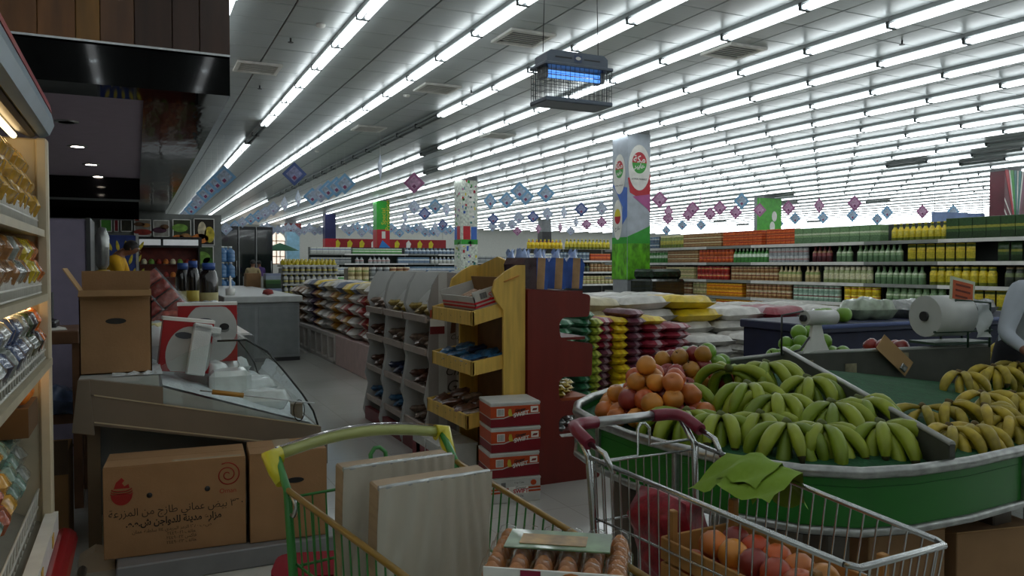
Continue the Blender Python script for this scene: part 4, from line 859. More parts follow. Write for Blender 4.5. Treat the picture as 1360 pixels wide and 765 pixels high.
for u in range(3):
    y0 = 5.78 + .6*u
    t = thing('snack_display', 'white cardboard snack display with four tiers, %s of three from the wooden stand' % ORD[u], 'display', (2.04, y0, 0))
    dp = .42
    side = [(-.02, 0), (dp, 0), (dp, 1.44), (.1, 1.44), (.04, 1.34), (0, 1.18), (.03, 1.1), (0, .8), (.02, .72), (-.03, .45), (.0, .35), (-.05, .1)]
    for yy in (0, .55): MB().prism(side, yy, yy+.012, 'y').build('side_panel', WCARD if (u or yy) else STRI, t)
    MB().box(dp-.01, dp, .012, .55, 0, 1.44).build('back_panel', WCARD, t)
    MB().surf(lambda a, b: (.1+(dp-.1)*a**.7, .012+.538*b, 1.18+.27*(a**.6)), 8, 2).build('top_hood', WCARD, t)
    MB().box(-.03, .02, .012, .55, .0, .12, M=None).build('kick_board', mat('kick_red', '6a2226', .5), t)
    for l, z in enumerate((.2, .5, .8, 1.06)):
        sh = MB().prism([(.0, z), (dp-.02, z+.05), (dp-.02, z+.065), (.0, z+.012)], .012, .55, 'y').build('shelf', WCARD2, t)
        MB().prism([(-.012, z-.012), (.004, z-.012), (-.004, z+.045), (-.02, z+.04)], .012, .55, 'y').build('shelf_lip', WCARD2, sh)
        for i in range(4):
            for j in range(3):
                tag(put('snack_bag', snk_me[contents[u][3-l]], None, (2.04+.09+.11*j, y0+.09+i*.125, z+.045+.035*j + .03*((i+j) % 2)), (.3*((i*3) % 3-1), -.1, .5*((i+j) % 3-1))), '%s snack bag on tier %s of the %s white display, %s along, %s row' % (contents[u][3-l], ORD[l], ORD[u], ORD[i], ORD[j]), 'snack bag', 'snack bags in the white displays')
    if u == 0:
        for z, m in ((1.12, mat('band_orange', 'a84a2a', .5)), (1.05, P_WHT), (.99, mat('band_maroon', '6a1f22', .5))): MB().box(0.02, .14, -.004, 0, z-.03, z+.03).build('printed_band', m, t)
        INKG = mat('ink_grey', '3c3836', .7)
        for s_, sz, x_, z_ in (('Cup Cake', .055, .3, .93), ('Vi', .13, .27, .78), ('Ch', .1, .2, .66), ('Gay', .13, .25, .54)): text('printed_lettering', s_, sz, INKG, t, (x_, -.003, z_), (pi/2, 0, 0), shear=.3)
        MB().prism([(.19, .96), (.23, .97), (.235, 1.06), (.25, 1.1), (.22, 1.16), (.19, 1.12), (.17, 1.1), (.2, 1.06)], -.004, 0, 'y').build('printed_figure', mat('print_brown', '5a3a24', .6), t)
# ------------------------------------------------------------------ wooden bread stand
ws = thing('bread_stand', 'pine bread stand with three trays and scrolled side boards', 'stand', (2.0, 4.74, 0))
side = [(.2, 0), (.36, 0), (.36, 1.5), (.3, 1.5), (.22, 1.46), (.14, 1.4), (.12, 1.33), (.15, 1.26), (.2, 1.2), (.2, 1.1)]
for yy in (-.02, .76): MB().prism(side, yy, yy+.024, 'y').build('side_board', WOODP, ws)
arch = [(.0, 1.3), (.78, 1.3), (.78, 1.47), (.7, 1.5), (.39, 1.56), (.1, 1.5), (0, 1.47)]
MB().prism(arch, .34, .36, 'x').build('back_arch', WOODP, ws)
MB().box(.345, .36, 0, .78, .1, 1.3).build('back_board', mat('pine_dark', '7d5a34', .6, var=.2), ws)
TZs = [(1.11, 0, .15), (.78, 0, .1), (.43, -.04, .1)]
for k, (z, xo, rise) in enumerate(TZs):
    tr = MB().prism([(xo, z), (.34, z+rise*.6), (.34, z+rise*.6+.015), (xo, z+.015)], .01, .76, 'y').build('tray', WOODP, ws)
    MB().cbox(xo-.02, xo, 0, .77, z-.01, z+.085, .004).build('tray_front', WOODP, tr)
    for yy in (0, .75): MB().prism([(xo-.02, z-.01), (.34, z+rise*.6-.01), (.34, z+rise*.6+.08), (xo-.02, z+.085)], yy, yy+.02, 'y').build('tray_side', WOODP, tr)
    for q in range(3): MB().lathe([(0, -.001), (.006, 0), (0, .001)], 6, M=RM((xo-.021, .2+.18*q, z+.04), 0, pi/2)).build('knot', mat('knot_brown', '6a4420', .6), tr)
MB().path([(.2, -.025, 1.39), (.26, -.025, 1.41), (.31, -.025, 1.43)], .012, 6, flat=.2).build('printed_badge', mat('badge_orange', 'c47a2a', .5), ws)
# open white box with bars on the top tray
t = thing('snack_box', 'open white and red snack box tilted on the top wooden tray', 'box', (2.04, 4.80, 1.19), rot=(0, R(-16), 0))
BXW = mat('box_white', 'bcbcb6', .5); 
MB().box(-.0, .27, 0, .008, 0, .13).build('front_side', BXW, t); MB().box(0, .27, .6, .608, 0, .13).build('back_side', BXW, t); MB().box(0, .008, 0, .6, 0, .1).build('near_wall', BXW, t); MB().box(.262, .27, 0, .6, 0, .16).build('far_wall', CARD_IN, t); MB().box(0, .27, 0, .6, 0, .006).build('base', CARD_IN, t)
for z in (.02, .045): MB().box(-.001, .27, -.002, 0, z, z+.014).build('printed_band', P_RED, t); MB().box(-.002, 0, 0, .6, z, z+.014).build('printed_band', P_RED, t)
text('printed_lettering', 'SWIFT', .055, P_RED, t, (.18, -.004, .085), (pi/2, -.15, 0), shear=.3); MB().box(.05, .1, -.003, -.001, .07, .11).build('printed_barcode', mat('barcode_grey', '6a6c6c', .6, var=.5, vs=60, stretch=(9, .1, .1)), t)
bar_me = MB().cbox(-.09, .09, -.018, .018, 0, .02, .006).mesh('snack_bar', mat('bar_wrap', 'b79a84', .35, var=.5, vs=30, coat=.4))
for i in range(14): tag(put('snack_bar', bar_me, None, (2.16+.02*(i % 3), 4.84+.04*i, 1.25+.02*(i % 2)), (.2*(i % 3-1), -.45, .5*((i*5) % 4-1.5))), 'wrapped snack bar in the open box on the wooden stand, %s from front' % ORD[i], 'snack bar', 'bars in the open snack box')
for k, (z, nm, kk) in enumerate(((.8, 'second', 'blue'), (.46, 'lowest', 'brown'))):
    for i in range(6):
        for j in range(2): tag(put('snack_bag', snk_me[kk if (i+j) % 4 else ('navy', 'mixed')[k]], None, (2.06+.14*j - (.04 if k else 0), 4.82+i*.115, z+.02+.03*j+.02*(i % 2)), (.3*(i % 3-1), -.2, .6*((i+j) % 3-1))), '%s snack bag on the %s tray of the wooden stand, %s along, %s row' % ('blue' if k == 0 else 'brown', nm, ORD[i], ORD[j]), 'snack bag', 'snack bags on the wooden stand')
# cartons on the floor beside the stand
swt = mat('carton_white', 'c6c8c4', .45); bar_r = mat('carton_orange', 'b8461a', .45); bar_m = mat('carton_maroon', '7c1420', .45)
BARC = mat('barcode_grey', '6a6c6c', .6)
rot = (pi/2, 0, 0)
def snack_carton(loc, rz, style, label):
    w_, d_, h_ = .325, .27, .158
    t = thing('snack_carton', label, 'carton', loc, rz, 'snack cartons by the wooden stand')
    MB().cbox(-w_/2, w_/2, -d_/2, d_/2, 0, h_-.006, .004).build('body', swt, t); MB().cbox(-w_/2-.003, w_/2+.003, -d_/2-.003, d_/2+.003, h_-.018, h_, .004).build('lid', swt, t)
    f = -d_/2-.0015
    if style == 0:
        for ax in (0, 1):
            if ax == 0:
                MB().prism([(-w_/2, .062), (-.08, .062), (-.03, .078), (w_/2, .084), (w_/2, h_-.024), (-w_/2, h_-.024)], f, f+.002, 'y').build('printed_band', bar_r, t)
                MB().prism([(-w_/2, .004), (w_/2, .004), (w_/2, .078), (-.03, .07), (-.08, .055), (-w_/2, .055)], f, f+.002, 'y').build('printed_band', bar_m, t)
            else:
                MB().box(-w_/2-.0015, -w_/2+.001, -d_/2, d_/2, .062, h_-.024).build('printed_band', bar_r, t); MB().box(-w_/2-.0015, -w_/2+.001, -d_/2, d_/2, .004, .055).build('printed_band', bar_m, t)
        MB().box(-.125, -.075, f-.0015, f, .072, .12).build('printed_barcode', P_WHT, t)
        for q in range(7): MB().box(-.12+q*.006, -.117+q*.006, f-.0025, f-.0015, .076, .116).build('printed_barcode', BARC, t)
        MB().box(.1, .15, f-.0015, f, .088, .126).build('printed_picture', P_WHT, t); MB().prism([(.108, .098), (.138, .1), (.144, .114), (.116, .112)], f-.0025, f-.0015, 'y').build('printed_cake', snack['red'], t)
        text('printed_lettering', 'Ginger', .026, P_BLK, t, (.03, f-.002, .107), (pi/2, -.16, 0), bold=.0008); text('printed_lettering', 'SWIFT', .036, P_WHT, t, (.035, f-.002, .08), (pi/2, -.16, 0), bold=.001, shear=.1)
        MB().prism([(-.045, .07), (-.02, .07), (-.025, .09), (-.03, .115), (-.045, .115), (-.05, .09)], f-.002, f, 'y').build('printed_shape', FD['lemon'], t)
    else:
        for z in (.062, .082): MB().box(-w_/2, w_/2, f, f+.002, z, z+.012).build('printed_band', bar_r, t); MB().box(-w_/2-.0015, -w_/2+.001, -d_/2, d_/2, z, z+.012).build('printed_band', bar_r, t)
        MB().box(-.05, .08, f-.0015, f, .055, .1).build('printed_picture', P_WHT, t); text('printed_lettering', 'SWIFT', .036, P_RED, t, (.03, f-.003, .07), rot, bold=.001); text('printed_lettering', 'Ginger', .026, P_BLK, t, (.03, f-.003, .092), rot)
        text('printed_lettering', 'Cup Cake', .016, P_BLK, t, (.02, f-.001, .125), rot); text('printed_lettering', '24 x 25g', .016, P_BLK, t, (.02, f-.001, .04), rot)
        MB().box(-.1, -.07, f-.0015, f, .1, .13).build('printed_barcode', BARC, t); MB().prism([(.115+.02*math.cos(a), .12+.018*math.sin(a)) for a in [q*pi/5 for q in range(10)]], f-.0015, f, 'y').build('printed_badge', bar_r, t)
    return t
for k in range(4): snack_carton((2.165 + (.004, -.006, .003, 0)[k], 4.56, .16*k), R(-8), 0 if k else 1, ('white snack carton with orange stripes at the bottom of the stack', 'orange and maroon snack carton, second from the floor', 'orange and maroon snack carton, third from the floor', 'orange and maroon snack carton on top of the stack')[k])
for k, (x, y, z) in enumerate(((1.98, 5.12, 0), (1.98, 5.42, 0))):
    t = thing('flat_carton', 'open white carton on the floor under the wooden stand, %s one' % ('near', 'far')[k], 'carton', (x, y, z)); MB().cbox(-.14, .14, -.13, .13, 0, .26, .004).build('body', swt, t); MB().box(-.142, -.138, -.13, .13, .1, .2).build('printed_band', bar_m, t)
    MB().box(-.142, -.1395, -.04, .04, .05, .2).build('printed_label', P_WHT, t); MB().box(-.145, .145, -.135, .135, .25, .27).build('lid', swt, t)
# ------------------------------------------------------------------ red end rack with stepped tiers
RP = mat('red_laminate', '6e2016', .5, var=.12, vs=2, stretch=(6, 1, .7))
rr = thing('red_rack', 'dark red display rack with stepped cut outs in its side', 'rack', (2.37, 4.7, 0))
def rnd(pts, r=.03):
    out = []; n = len(pts)
    for i in range(n):
        p, a, b = Vector((*pts[i], 0)), Vector((*pts[i-1], 0)), Vector((*pts[(i+1) % n], 0)); u = (a-p).normalized(); v = (b-p).normalized()
        rr_ = min(r, (a-p).length/2.1, (b-p).length/2.1)
        for q in range(5):
            t_ = q/4; c = (p+u*rr_)*(1-t_)**2 + p*2*t_*(1-t_) + (p+v*rr_)*t_**2; out.append((c.x, c.y))
    return out
outer = [(0, 0), (.57, 0), (.57, .27), (.27, .29), (.27, .46), (.54, .46), (.54, .55), (.25, .55), (.25, .72), (.5, .73), (.5, .98), (.27, 1.0), (.25, 1.02), (.25, 1.14), (.3, 1.16), (.5, 1.15), (.5, 1.3), (.44, 1.31), (0, 1.34)]
outer = [(0, 0), (.57, 0), (.56, .3), (.26, .31), (.24, .34), (.24, .43), (.27, .46), (.55, .46), (.55, .56), (.26, .56), (.24, .6), (.24, .7), (.27, .73), (.5, .72), (.51, .95), (.3, .98), (.25, 1.0), (.24, 1.1), (.27, 1.14), (.48, 1.14), (.49, 1.29), (.4, 1.31), (0, 1.34)]
for yy in (0, 1.15): MB().prism(rnd(outer, .025), yy, yy+.024, 'y').build('side_panel', RP, rr)
MB().box(0, .02, .024, 1.15, 0, 1.34).build('back_panel', RP, rr)
for z, xr in ((.33, .5), (.56, .5), (.98, .46), (1.3, .44)):
    MB().box(.02, xr, .024, 1.15, z, z+.02).build('shelf', mat('shelf_orange', '9a4a22', .5) if z == .56 else RP, rr)
foil = mat('foil_gold', '8e7a2a', .25, .5, var=.5, vs=25, bump=.5, bs=25); foils = mat('foil_silver', '8d8f8e', .2, .6, var=.4, vs=25, bump=.5, bs=25)
fm_ = {'gold': pillow(.13, .09, .045, 2, lump=.25, nu=7, nv=6).mesh('sweet_bag', foil), 'silver': pillow(.13, .09, .045, 4, lump=.25, nu=7, nv=6).mesh('sweet_bag', foils)}
for z, kk, wh in ((.58, 'gold', 'upper'), (.35, 'silver', 'lower')):
    for i in range(4):
        for j in range(2): tag(put('sweet_bag', fm_[kk], None, (2.62+.1*(i % 3), 4.76+.11*i, z+.04*j), (0, 0, .5*(i % 3-1))), '%s foil bag in the %s cut out of the red rack, %s back, %s layer' % (kk, wh, ORD[i], ORD[j]), 'sweet bag', 'foil bags in the red rack')
# bread loaves in blue printed bags on top
LOAF = mat('bread_bag', 'ffffff', .25, var=.25, vs=12, bump=.3, bs=18, bands=[(0, '2a55a8'), (.3, '2a55a8'), (.38, 'a8845c'), (.68, 'b08c62'), (.76, '2a55a8')], axis=0, coat=.5)
LOAFD = mat('bread_bag_dark', '3a2028', .25, var=.3, bump=.4, bs=18, coat=.5)
def loaf(x, y, m, label, rz=0, lean=0):
    t = thing('bread_loaf', label, 'bread', (x, y, 1.335), rot=(0, lean, rz), group='bread loaves on the red rack')
    pr_ = [(-.06, 0), (.06, 0), (.064, .12), (.07, .17), (.045, .215), (-.045, .215), (-.07, .17), (-.064, .12)]
    MB().prism(pr_, -.11, .11, 'y').build('loaf', m, t)
    MB().surf(lambda a, b: ((.04*(1-a)+.03*a*a)*math.cos(b*2*pi)*(1+.3*math.sin(6*pi*b)*a), (.07*(1-a)+.03*a)*math.sin(b*2*pi), .2+.07*a+.015*a*math.sin(8*pi*b)), 5, 18, cv=True).build('bag_top', mat('bag_tail', '8fa6d2', .2, var=.3, vs=20, coat=.6), t)
loaf(2.40, 4.86, LOAFD, 'dark wrapped bread loaf nearest the wooden stand', .2)
for k, x in enumerate((2.52, 2.67, 2.82)): loaf(x, 4.86 + .02*k, LOAF, 'blue bagged bread loaf, %s from the wooden stand' % ('first', 'second', 'third')[k], -.35, .05)
for k in range(3): loaf(2.48+.13*k, 5.2, LOAF, 'blue bagged bread loaf in the back row, %s' % ('left one', 'middle one', 'right one')[k], -.3)
# ------------------------------------------------------------------ pile of sacks behind the red rack
cols = [(3.50, 'white', .3, 1.02), (3.72, 'green', .14, 1.04), (3.96, 'green', .12, 1.05), (4.06, 'lime', .12, 1.04), (4.21, 'maroon', .22, .98), (4.37, 'yellow', .14, 1.04), (4.52, 'plum', .2, 1.05), (4.76, 'maroon', .3, 1.0), (5.05, 'maroon', .32, .9), (5.55, 'white', .62, .8), (6.2, 'white', .6, .78)]
for ci, (x, k, wd, top) in enumerate(cols):
    T = .085 if wd < .5 else .12; n = int((top-.18)/(T*.92))
    for l in range(n):
        kk = k
        if k == 'maroon' and ci == 4: kk = ('plum', 'maroon')[l > n/2]
        if k == 'maroon' and ci == 7 and l == n-1: kk = 'yellow'
        if k == 'lime' and l > n*.6: kk = 'lime'
        tag(put('stacked_sack', sackm(kk, .55, wd*1.04, T), None, (x + random.uniform(-.012, .012), 6.8+random.uniform(-.03, .03) + (.1 if ci == 4 else 0), .185+l*T*.92), (random.uniform(-.04, .04), 0, pi/2+random.uniform(-.06, .06)) if wd < .5 else (0, random.uniform(-.04, .04), random.uniform(-.08, .08))), '%s sack in the front pile, column %s from the red rack, layer %s' % (kk, ordn(ci), ordn(l)), 'sack', 'sacks in the front pile')
t = thing('pallet', 'low pallet under the front pile of sacks', 'pallet', (4.9, 6.85, 0)); MB().cbox(-1.6, 1.6, -.3, .35, .1, .18, .01).build('deck', PALW, t)
for q in range(4): MB().cbox(-1.55+q*1.0, -1.4+q*1.0, -.3, .35, 0, .1, .005).build('block', PALW, t)
big = [(3.9, 7.6, 'white'), (4.5, 7.55, 'cream'), (5.1, 7.5, 'white'), (5.7, 7.45, 'yellow'), (6.3, 7.4, 'white'), (6.9, 7.3, 'maroon'), (7.5, 7.2, 'white'), (8.1, 7.1, 'white')]
for r_ in range(2):
    for i, (x, y, k) in enumerate(big):
        nl = 7 - (i > 3) - (i > 6)
        for l in range(nl):
            if l < 3 and r_: continue
            kk = k if l >= nl-2 else 'white'
            if r_ and l == nl-1: kk = ('white', 'red', 'white', 'white', 'cream', 'white', 'white', 'yellow')[i]
            tag(put('large_sack', sackm(kk, .62, .8, .155), None, (x + .1*(l % 2) + .2*r_, y+.85*r_, .125+l*.145), (random.uniform(-.03, .03), random.uniform(-.04, .04), random.uniform(-.1, .1))), 'large %s sack, %s row of back pile, stack %s from left, layer %s' % (kk, ('front', 'rear')[r_], ordn(i), ordn(l)), 'sack', 'large sacks in the back pile')
t = thing('pallet', 'long pallet under the back pile of sacks', 'pallet', (6.0, 7.8, 0)); MB().cbox(-2.6, 2.7, .36, 1.1, .12, .54, .01).build('riser', PALW, t); MB().cbox(-2.6, 2.7, -.55, 1.3, .04, .12, .01).build('deck', PALW, t); MB().cbox(-2.6, 2.7, -.1, .1, 0, .04, .005).build('runner', PALW, t)
t = thing('wrapped_pallet', 'dark film wrapped pallet load at the foot of the emblem column', 'pallet load', (9.5, 13.1, 0), .1)
MB().cbox(-.42, .5, -.35, .3, .14, 1.22, .04).build('load', mat('dark_film', '1c2420', .2, var=.5, vs=8, bump=.6, bs=9, coat=.6), t); MB().cbox(-.36, .46, -.3, .28, 1.22, 1.42, .05).build('top_bundle', mat('dark_film_green', '1e3022', .25, var=.5, vs=8, bump=.6, bs=9), t); MB().cbox(-.45, .52, -.38, .33, 0, .14, .01).build('pallet', PALW, t)
# ------------------------------------------------------------------ shelf goods
def lighter(h, k=1.22): return ''.join('%02x' % min(255, int(int(h[i:i+2], 16)*k+6)) for i in (0, 2, 4))
def canmat(n, bands, rough=.35): return mat('goods_'+n, 'ffffff', rough, bands=[(p, lighter(c)) for p, c in bands], axis=2, var=.25, vs=40, coat=.3)
G = {'blue': canmat('blue', [(0, '6a7480'), (.15, '56687c'), (.5, 'a9b0b4'), (.7, '4f6478')]), 'jar': canmat('jar', [(0, '6c7a3c'), (.3, 'a8a04a'), (.6, '7d8a4a'), (.85, 'b9b48a')]), 'brown': canmat('brown', [(0, 'b0a488'), (.15, '7a5230'), (.5, 'b09668'), (.62, '74482a'), (.88, 'c2b490')]),
     'rust': canmat('rust', [(0, '8e3a1c'), (.3, 'b4501e'), (.5, 'c26a2a'), (.6, '9a3018'), (.9, 'c8763a')]), 'sage': canmat('sage', [(0, '4e6a4a'), (.4, '6f8a62'), (.55, 'a9b29a'), (.65, '5f7d55')]), 'lemon': canmat('lemon', [(0, '5c6420'), (.2, 'a89a24'), (.55, 'c2ae2c'), (.8, '4c5c22'), (.92, 'b8a838')]), 'forest': canmat('forest', [(0, '1d3218'), (.35, '2f4a22'), (.5, '7a7a30'), (.62, '24401e')]),
     'dark': canmat('dark', [(0, '2a3028'), (.5, '55603a'), (.7, '2a3028'), (.9, '6a5a3a')]), 'greenw': canmat('greenw', [(0, '3f7a3a'), (.4, 'b9c4b4'), (.62, '4a8a44'), (.85, 'c4c8bc')]), 'pale': canmat('pale', [(0, '8a8f92'), (.35, '9a7a78'), (.55, 'a4a8a6'), (.85, '8c9298')]), 'wine': canmat('wine', [(0, '40161c'), (.4, '6a2a2c'), (.6, '8a6a4c'), (.72, '55181e')]),
     'red': canmat('red', [(0, '7e1c18'), (.4, 'a3281e'), (.62, 'c4a05a'), (.72, '8e2018')]), 'tan': canmat('tan', [(0, '8e8058'), (.3, 'b0a274'), (.5, '7a8a4c'), (.65, 'b5a880')]), 'amber': canmat('amber', [(0, 'a86a14'), (.3, 'c98a1c'), (.55, 'b04a18'), (.7, 'd0962a')]), 'mint': canmat('mint', [(0, '7a9484'), (.4, 'a9bcae'), (.6, '6a3a34'), (.75, '9ab0a2')]), 'yellow': canmat('yellow', [(0, 'a89014'), (.4, 'cdb41c'), (.7, '9a3a1c'), (.8, 'd0bc3a')]),
     'teal': canmat('teal', [(0, '1d4a4e'), (.4, '2f6a6a'), (.6, '8a9a8a'), (.7, '24585c')]), 'cream': canmat('cream', [(0, '7d8a5a'), (.25, 'b4b294'), (.6, '8a9464'), (.8, 'c0bca4')]), 'grey': canmat('grey', [(0, '6f7474'), (.4, '8e9292'), (.55, '5a5f62'), (.8, '9a9c9a')]), 'white': canmat('white', [(0, '9a9c98'), (.4, 'b8bab4'), (.6, '6a7a9a'), (.75, 'b4b6b0')])}
WORD = {'blue': 'blue grey', 'jar': 'olive yellow', 'brown': 'brown and beige', 'rust': 'orange red', 'sage': 'sage green', 'lemon': 'yellow and green', 'forest': 'dark green', 'dark': 'dark olive', 'greenw': 'green and white', 'pale': 'pale pink grey', 'wine': 'dark wine red', 'red': 'bright red', 'tan': 'tan', 'amber': 'amber yellow', 'mint': 'pale mint', 'yellow': 'yellow', 'teal': 'teal', 'cream': 'cream and green', 'grey': 'grey', 'white': 'white'}
def shape(kind, r, h):
    if kind == 'can': return [(r*.94, 0), (r, .006), (r, h-.006), (r*.94, h), (r*.9, h-.005), (0, h-.005)]
    if kind == 'jar': return [(r*.85, 0), (r, .01), (r, h*.68), (r*.75, h*.8), (r*.75, h*.82), (r*.8, h*.83), (r*.8, h), (0, h)]
    if kind == 'bottle': return [(r*.9, 0), (r, .01), (r, h*.6), (r*.45, h*.78), (r*.36, h*.9), (r*.42, h*.91), (r*.42, h), (0, h)]
gm_ = {}
def goods(kind, k, wd, h):
    key = (kind, k, wd, h)
    if key not in gm_:
        nm = {'can': 'food_can', 'jar': 'food_jar', 'bottle': 'sauce_bottle', 'box': 'food_carton', 'pack': 'food_pouch'}[kind]
        if kind == 'box': mb = MB().cbox(-wd/2, wd/2, -wd/2, wd/2, 0, h, .004)
        elif kind == 'pack': mb = pillow(h, wd, .06, 2, nu=7, nv=6, M=RM((0, 0, h/2), 0, pi/2, pi/2) @ Matrix.Rotation(0, 4, 'X'))
        else: mb = MB().lathe(shape(kind, wd/2, h), 10)
        gm_[key] = mb.mesh(nm, G[k])
    return gm_[key]
NM = {'can': 'food_can', 'jar': 'food_jar', 'bottle': 'sauce_bottle', 'box': 'food_carton', 'pack': 'food_pouch'}
KW = {'can': 'can', 'jar': 'jar', 'bottle': 'bottle', 'box': 'carton', 'pack': 'pouch'}
GONDM = mat('gondola_grey', '8f938e', .5); GONDD = mat('gondola_dark', '3c4240', .6)
def gondola(label, P, ang, length, depth, levels, height, bay=1.25, base=.18):
    """shelf run: starts at P, runs along direction ang, front faces local -y"""
    t = thing('shelf_gondola', label, 'shelf', (P[0], P[1], 0), ang)
    MB().box(0, length, depth, depth+.04, 0, height).build('back_panel', GONDD, t); MB().box(0, length, .05, depth, 0, base).build('base', GONDM, t)
    n = max(1, round(length/bay))
    for i in range(n+1): MB().box(length*i/n-.015, length*i/n+.015, depth-.03, depth+.04, 0, height).build('upright', GONDM, t)
    for z in levels:
        for i in range(n):
            s = MB().box(length*i/n+.002, length*(i+1)/n-.002, 0, depth, z-.03, z).build('shelf', GONDM, t)
            MB().box(length*i/n+.002, length*(i+1)/n-.002, -.012, 0, z-.04, z+.012).build('price_rail', WHITE if i % 3 else GONDM, s)
    return t
def fill(P, ang, z, x0, x1, runs, where, lname, pre='', dy=.1):
    """runs: (fraction, kind, colour, width, height, layers)"""
    c, s = math.cos(ang), math.sin(ang); tot = sum(r[0] for r in runs); x = x0; cnt = {}
    for bi, (fr, kind, k, wd, h, lay) in enumerate(runs):
        xe = x + (x1-x0)*fr/tot; n = int((xe-x)/(wd*1.03))
        wh = '%s %ss, %s block from left, %s %s' % (WORD[k], KW[kind], ordn(bi), lname, where)
        for i in range(n):
            if random.random() < .015: continue
            px = x + wd*.52 + i*wd*1.03
            for l in range(lay):
                o = put(pre + KW[kind] if pre else NM[kind], goods(kind, k, wd, h), None, (P[0]+c*px-s*dy, P[1]+s*px+c*dy, z+.001+l*(h+.001)), (0, 0, ang + (random.uniform(0, 6) if kind in ('can', 'jar', 'bottle') else 0)))
                tag(o, '%s %s, %s in the %s block%s, %s, %s' % (WORD[k], KW[kind], ordn(i), ordn(bi), ', %s layer' % ('lower', 'middle', 'upper')[l if lay == 3 else l*2] if lay > 1 else '', lname, where.replace('of the ', '')), KW[kind], wh)
        x = xe
# long gondola on the right; starts at the column (far end) and runs towards the camera: direction -y, front faces -x
GX, GYF, GYN = 10.4, 16.4, 5.0
gl = gondola('long five shelf grocery gondola of cans and jars on the right', (GX, GYF), -pi/2, GYF-GYN, .45, (.57, .88, 1.2, 1.54, 1.86), 2.15)
GA = -pi/2; PG = (GX, GYF); XA, XB = .9, GYF-GYN-.05
# each run is read from the column towards the camera
top = [(1.3, 'can', 'blue', .1, .13, 2), (.9, 'jar', 'jar', .1, .275, 1), (1.3, 'box', 'brown', .115, .095, 3), (2.0, 'box', 'rust', .115, .095, 3), (2.0, 'box', 'sage', .19, .27, 1), (1.0, 'bottle', 'lemon', .1, .27, 1), (1.6, 'box', 'forest', .19, .3, 1), (.9, 'jar', 'lemon', .12, .275, 1)]
l4 = [(.8, 'jar', 'dark', .1, .26, 1), (1.0, 'jar', 'greenw', .1, .275, 1), (1.2, 'box', 'brown', .11, .09, 3), (1.2, 'can', 'rust', .11, .135, 2), (1.1, 'bottle', 'greenw', .1, .275, 1), (1.2, 'can', 'pale', .1, .135, 2), (.6, 'bottle', 'wine', .1, .275, 1), (1.5, 'bottle', 'sage', .1, .275, 1), (1.4, 'pack', 'lemon', .15, .275, 1), (1.3, 'pack', 'forest', .17, .275, 1), (.9, 'can', 'yellow', .15, .135, 2)]
l3 = [(.9, 'can', 'grey', .1, .135, 2), (1.0, 'can', 'brown', .1, .135, 2), (1.3, 'box', 'tan', .115, .13, 2), (1.3, 'can', 'red', .115, .135, 2), (1.6, 'can', 'brown', .11, .135, 2), (1.3, 'bottle', 'tan', .1, .275, 1), (1.3, 'jar', 'cream', .105, .275, 1), (1.2, 'bottle', 'sage', .105, .275, 1), (1.4, 'jar', 'lemon', .12, .275, 1), (1.2, 'jar', 'dark', .13, .275, 1), (.8, 'can', 'yellow', .15, .135, 2)]
l2 = [(.8, 'box', 'wine', .1, .26, 1), (.9, 'can', 'blue', .1, .13, 2), (1.3, 'can', 'brown', .105, .135, 2), (.6, 'can', 'tan', .105, .135, 2), (1.4, 'box', 'amber', .125, .13, 2), (1.5, 'can', 'brown', .11, .135, 2), (1.4, 'can', 'mint', .11, .135, 2), (1.0, 'can', 'yellow', .13, .135, 2), (1.3, 'jar', 'sage', .12, .275, 1), (1.2, 'pack', 'lemon', .16, .275, 1), (1.0, 'pack', 'forest', .17, .275, 1), (.8, 'can', 'rust', .15, .135, 2)]
l1 = [(.7, 'can', 'blue', .1, .13, 2), (1.2, 'can', 'brown', .11, .13, 2), (1.5, 'box', 'cream', .12, .13, 2), (1.4, 'box', 'amber', .125, .13, 2), (.9, 'box', 'teal', .13, .13, 2), (1.7, 'jar', 'cream', .12, .275, 1), (.9, 'can', 'white', .13, .13, 2), (1.5, 'bottle', 'wine', .11, .275, 1), (1.5, 'jar', 'dark', .12, .275, 1)]
for z, rn, nm in ((1.86, top, 'top shelf'), (1.54, l4, 'second shelf'), (1.2, l3, 'third shelf'), (.88, l2, 'fourth shelf'), (.57, l1, 'fifth shelf')): fill(PG, GA, z, XA, XB, rn, 'of the right gondola', nm)
# gondola with yellow bottles past the column, and shelving beyond
gondola('grocery shelving with yellow bottles on top left of the emblem column', (9.7, 19.2), 0, 3.9, .4, (.6, .95, 1.3, 1.62), 1.95)
fill((9.7, 19.2), 0, 1.95, 0, 3.9, [(1.2, 'bottle', 'yellow', .12, .26, 1), (1.6, 'bottle', 'lemon', .12, .28, 1), (1.1, 'jar', 'yellow', .12, .24, 1)], 'of the yellow bottle shelving', 'very top')
for z, rn, nm in ((1.62, [(1, 'box', 'white', .16, .2, 1), (1, 'can', 'blue', .12, .12, 2), (.8, 'box', 'rust', .13, .2, 1), (1.1, 'jar', 'wine', .12, .22, 1)], 'upper shelf'), (1.3, [(1, 'jar', 'yellow', .12, .22, 1), (1, 'bottle', 'dark', .12, .24, 1), (1.9, 'can', 'brown', .12, .12, 2)], 'middle shelf'), (.95, [(1.5, 'box', 'cream', .14, .2, 1), (1.4, 'can', 'tan', .12, .12, 2), (1, 'box', 'dark', .14, .2, 1)], 'lower shelf')): fill((9.7, 19.2), 0, z, 0, 3.9, rn, 'of the yellow bottle shelving', nm)
gondola('pale far shelving of cleaning bottles behind the white displays', (5.6, 28.2), 0, 6.0, .4, (.5, .85, 1.2, 1.55, 1.9), 2.15)
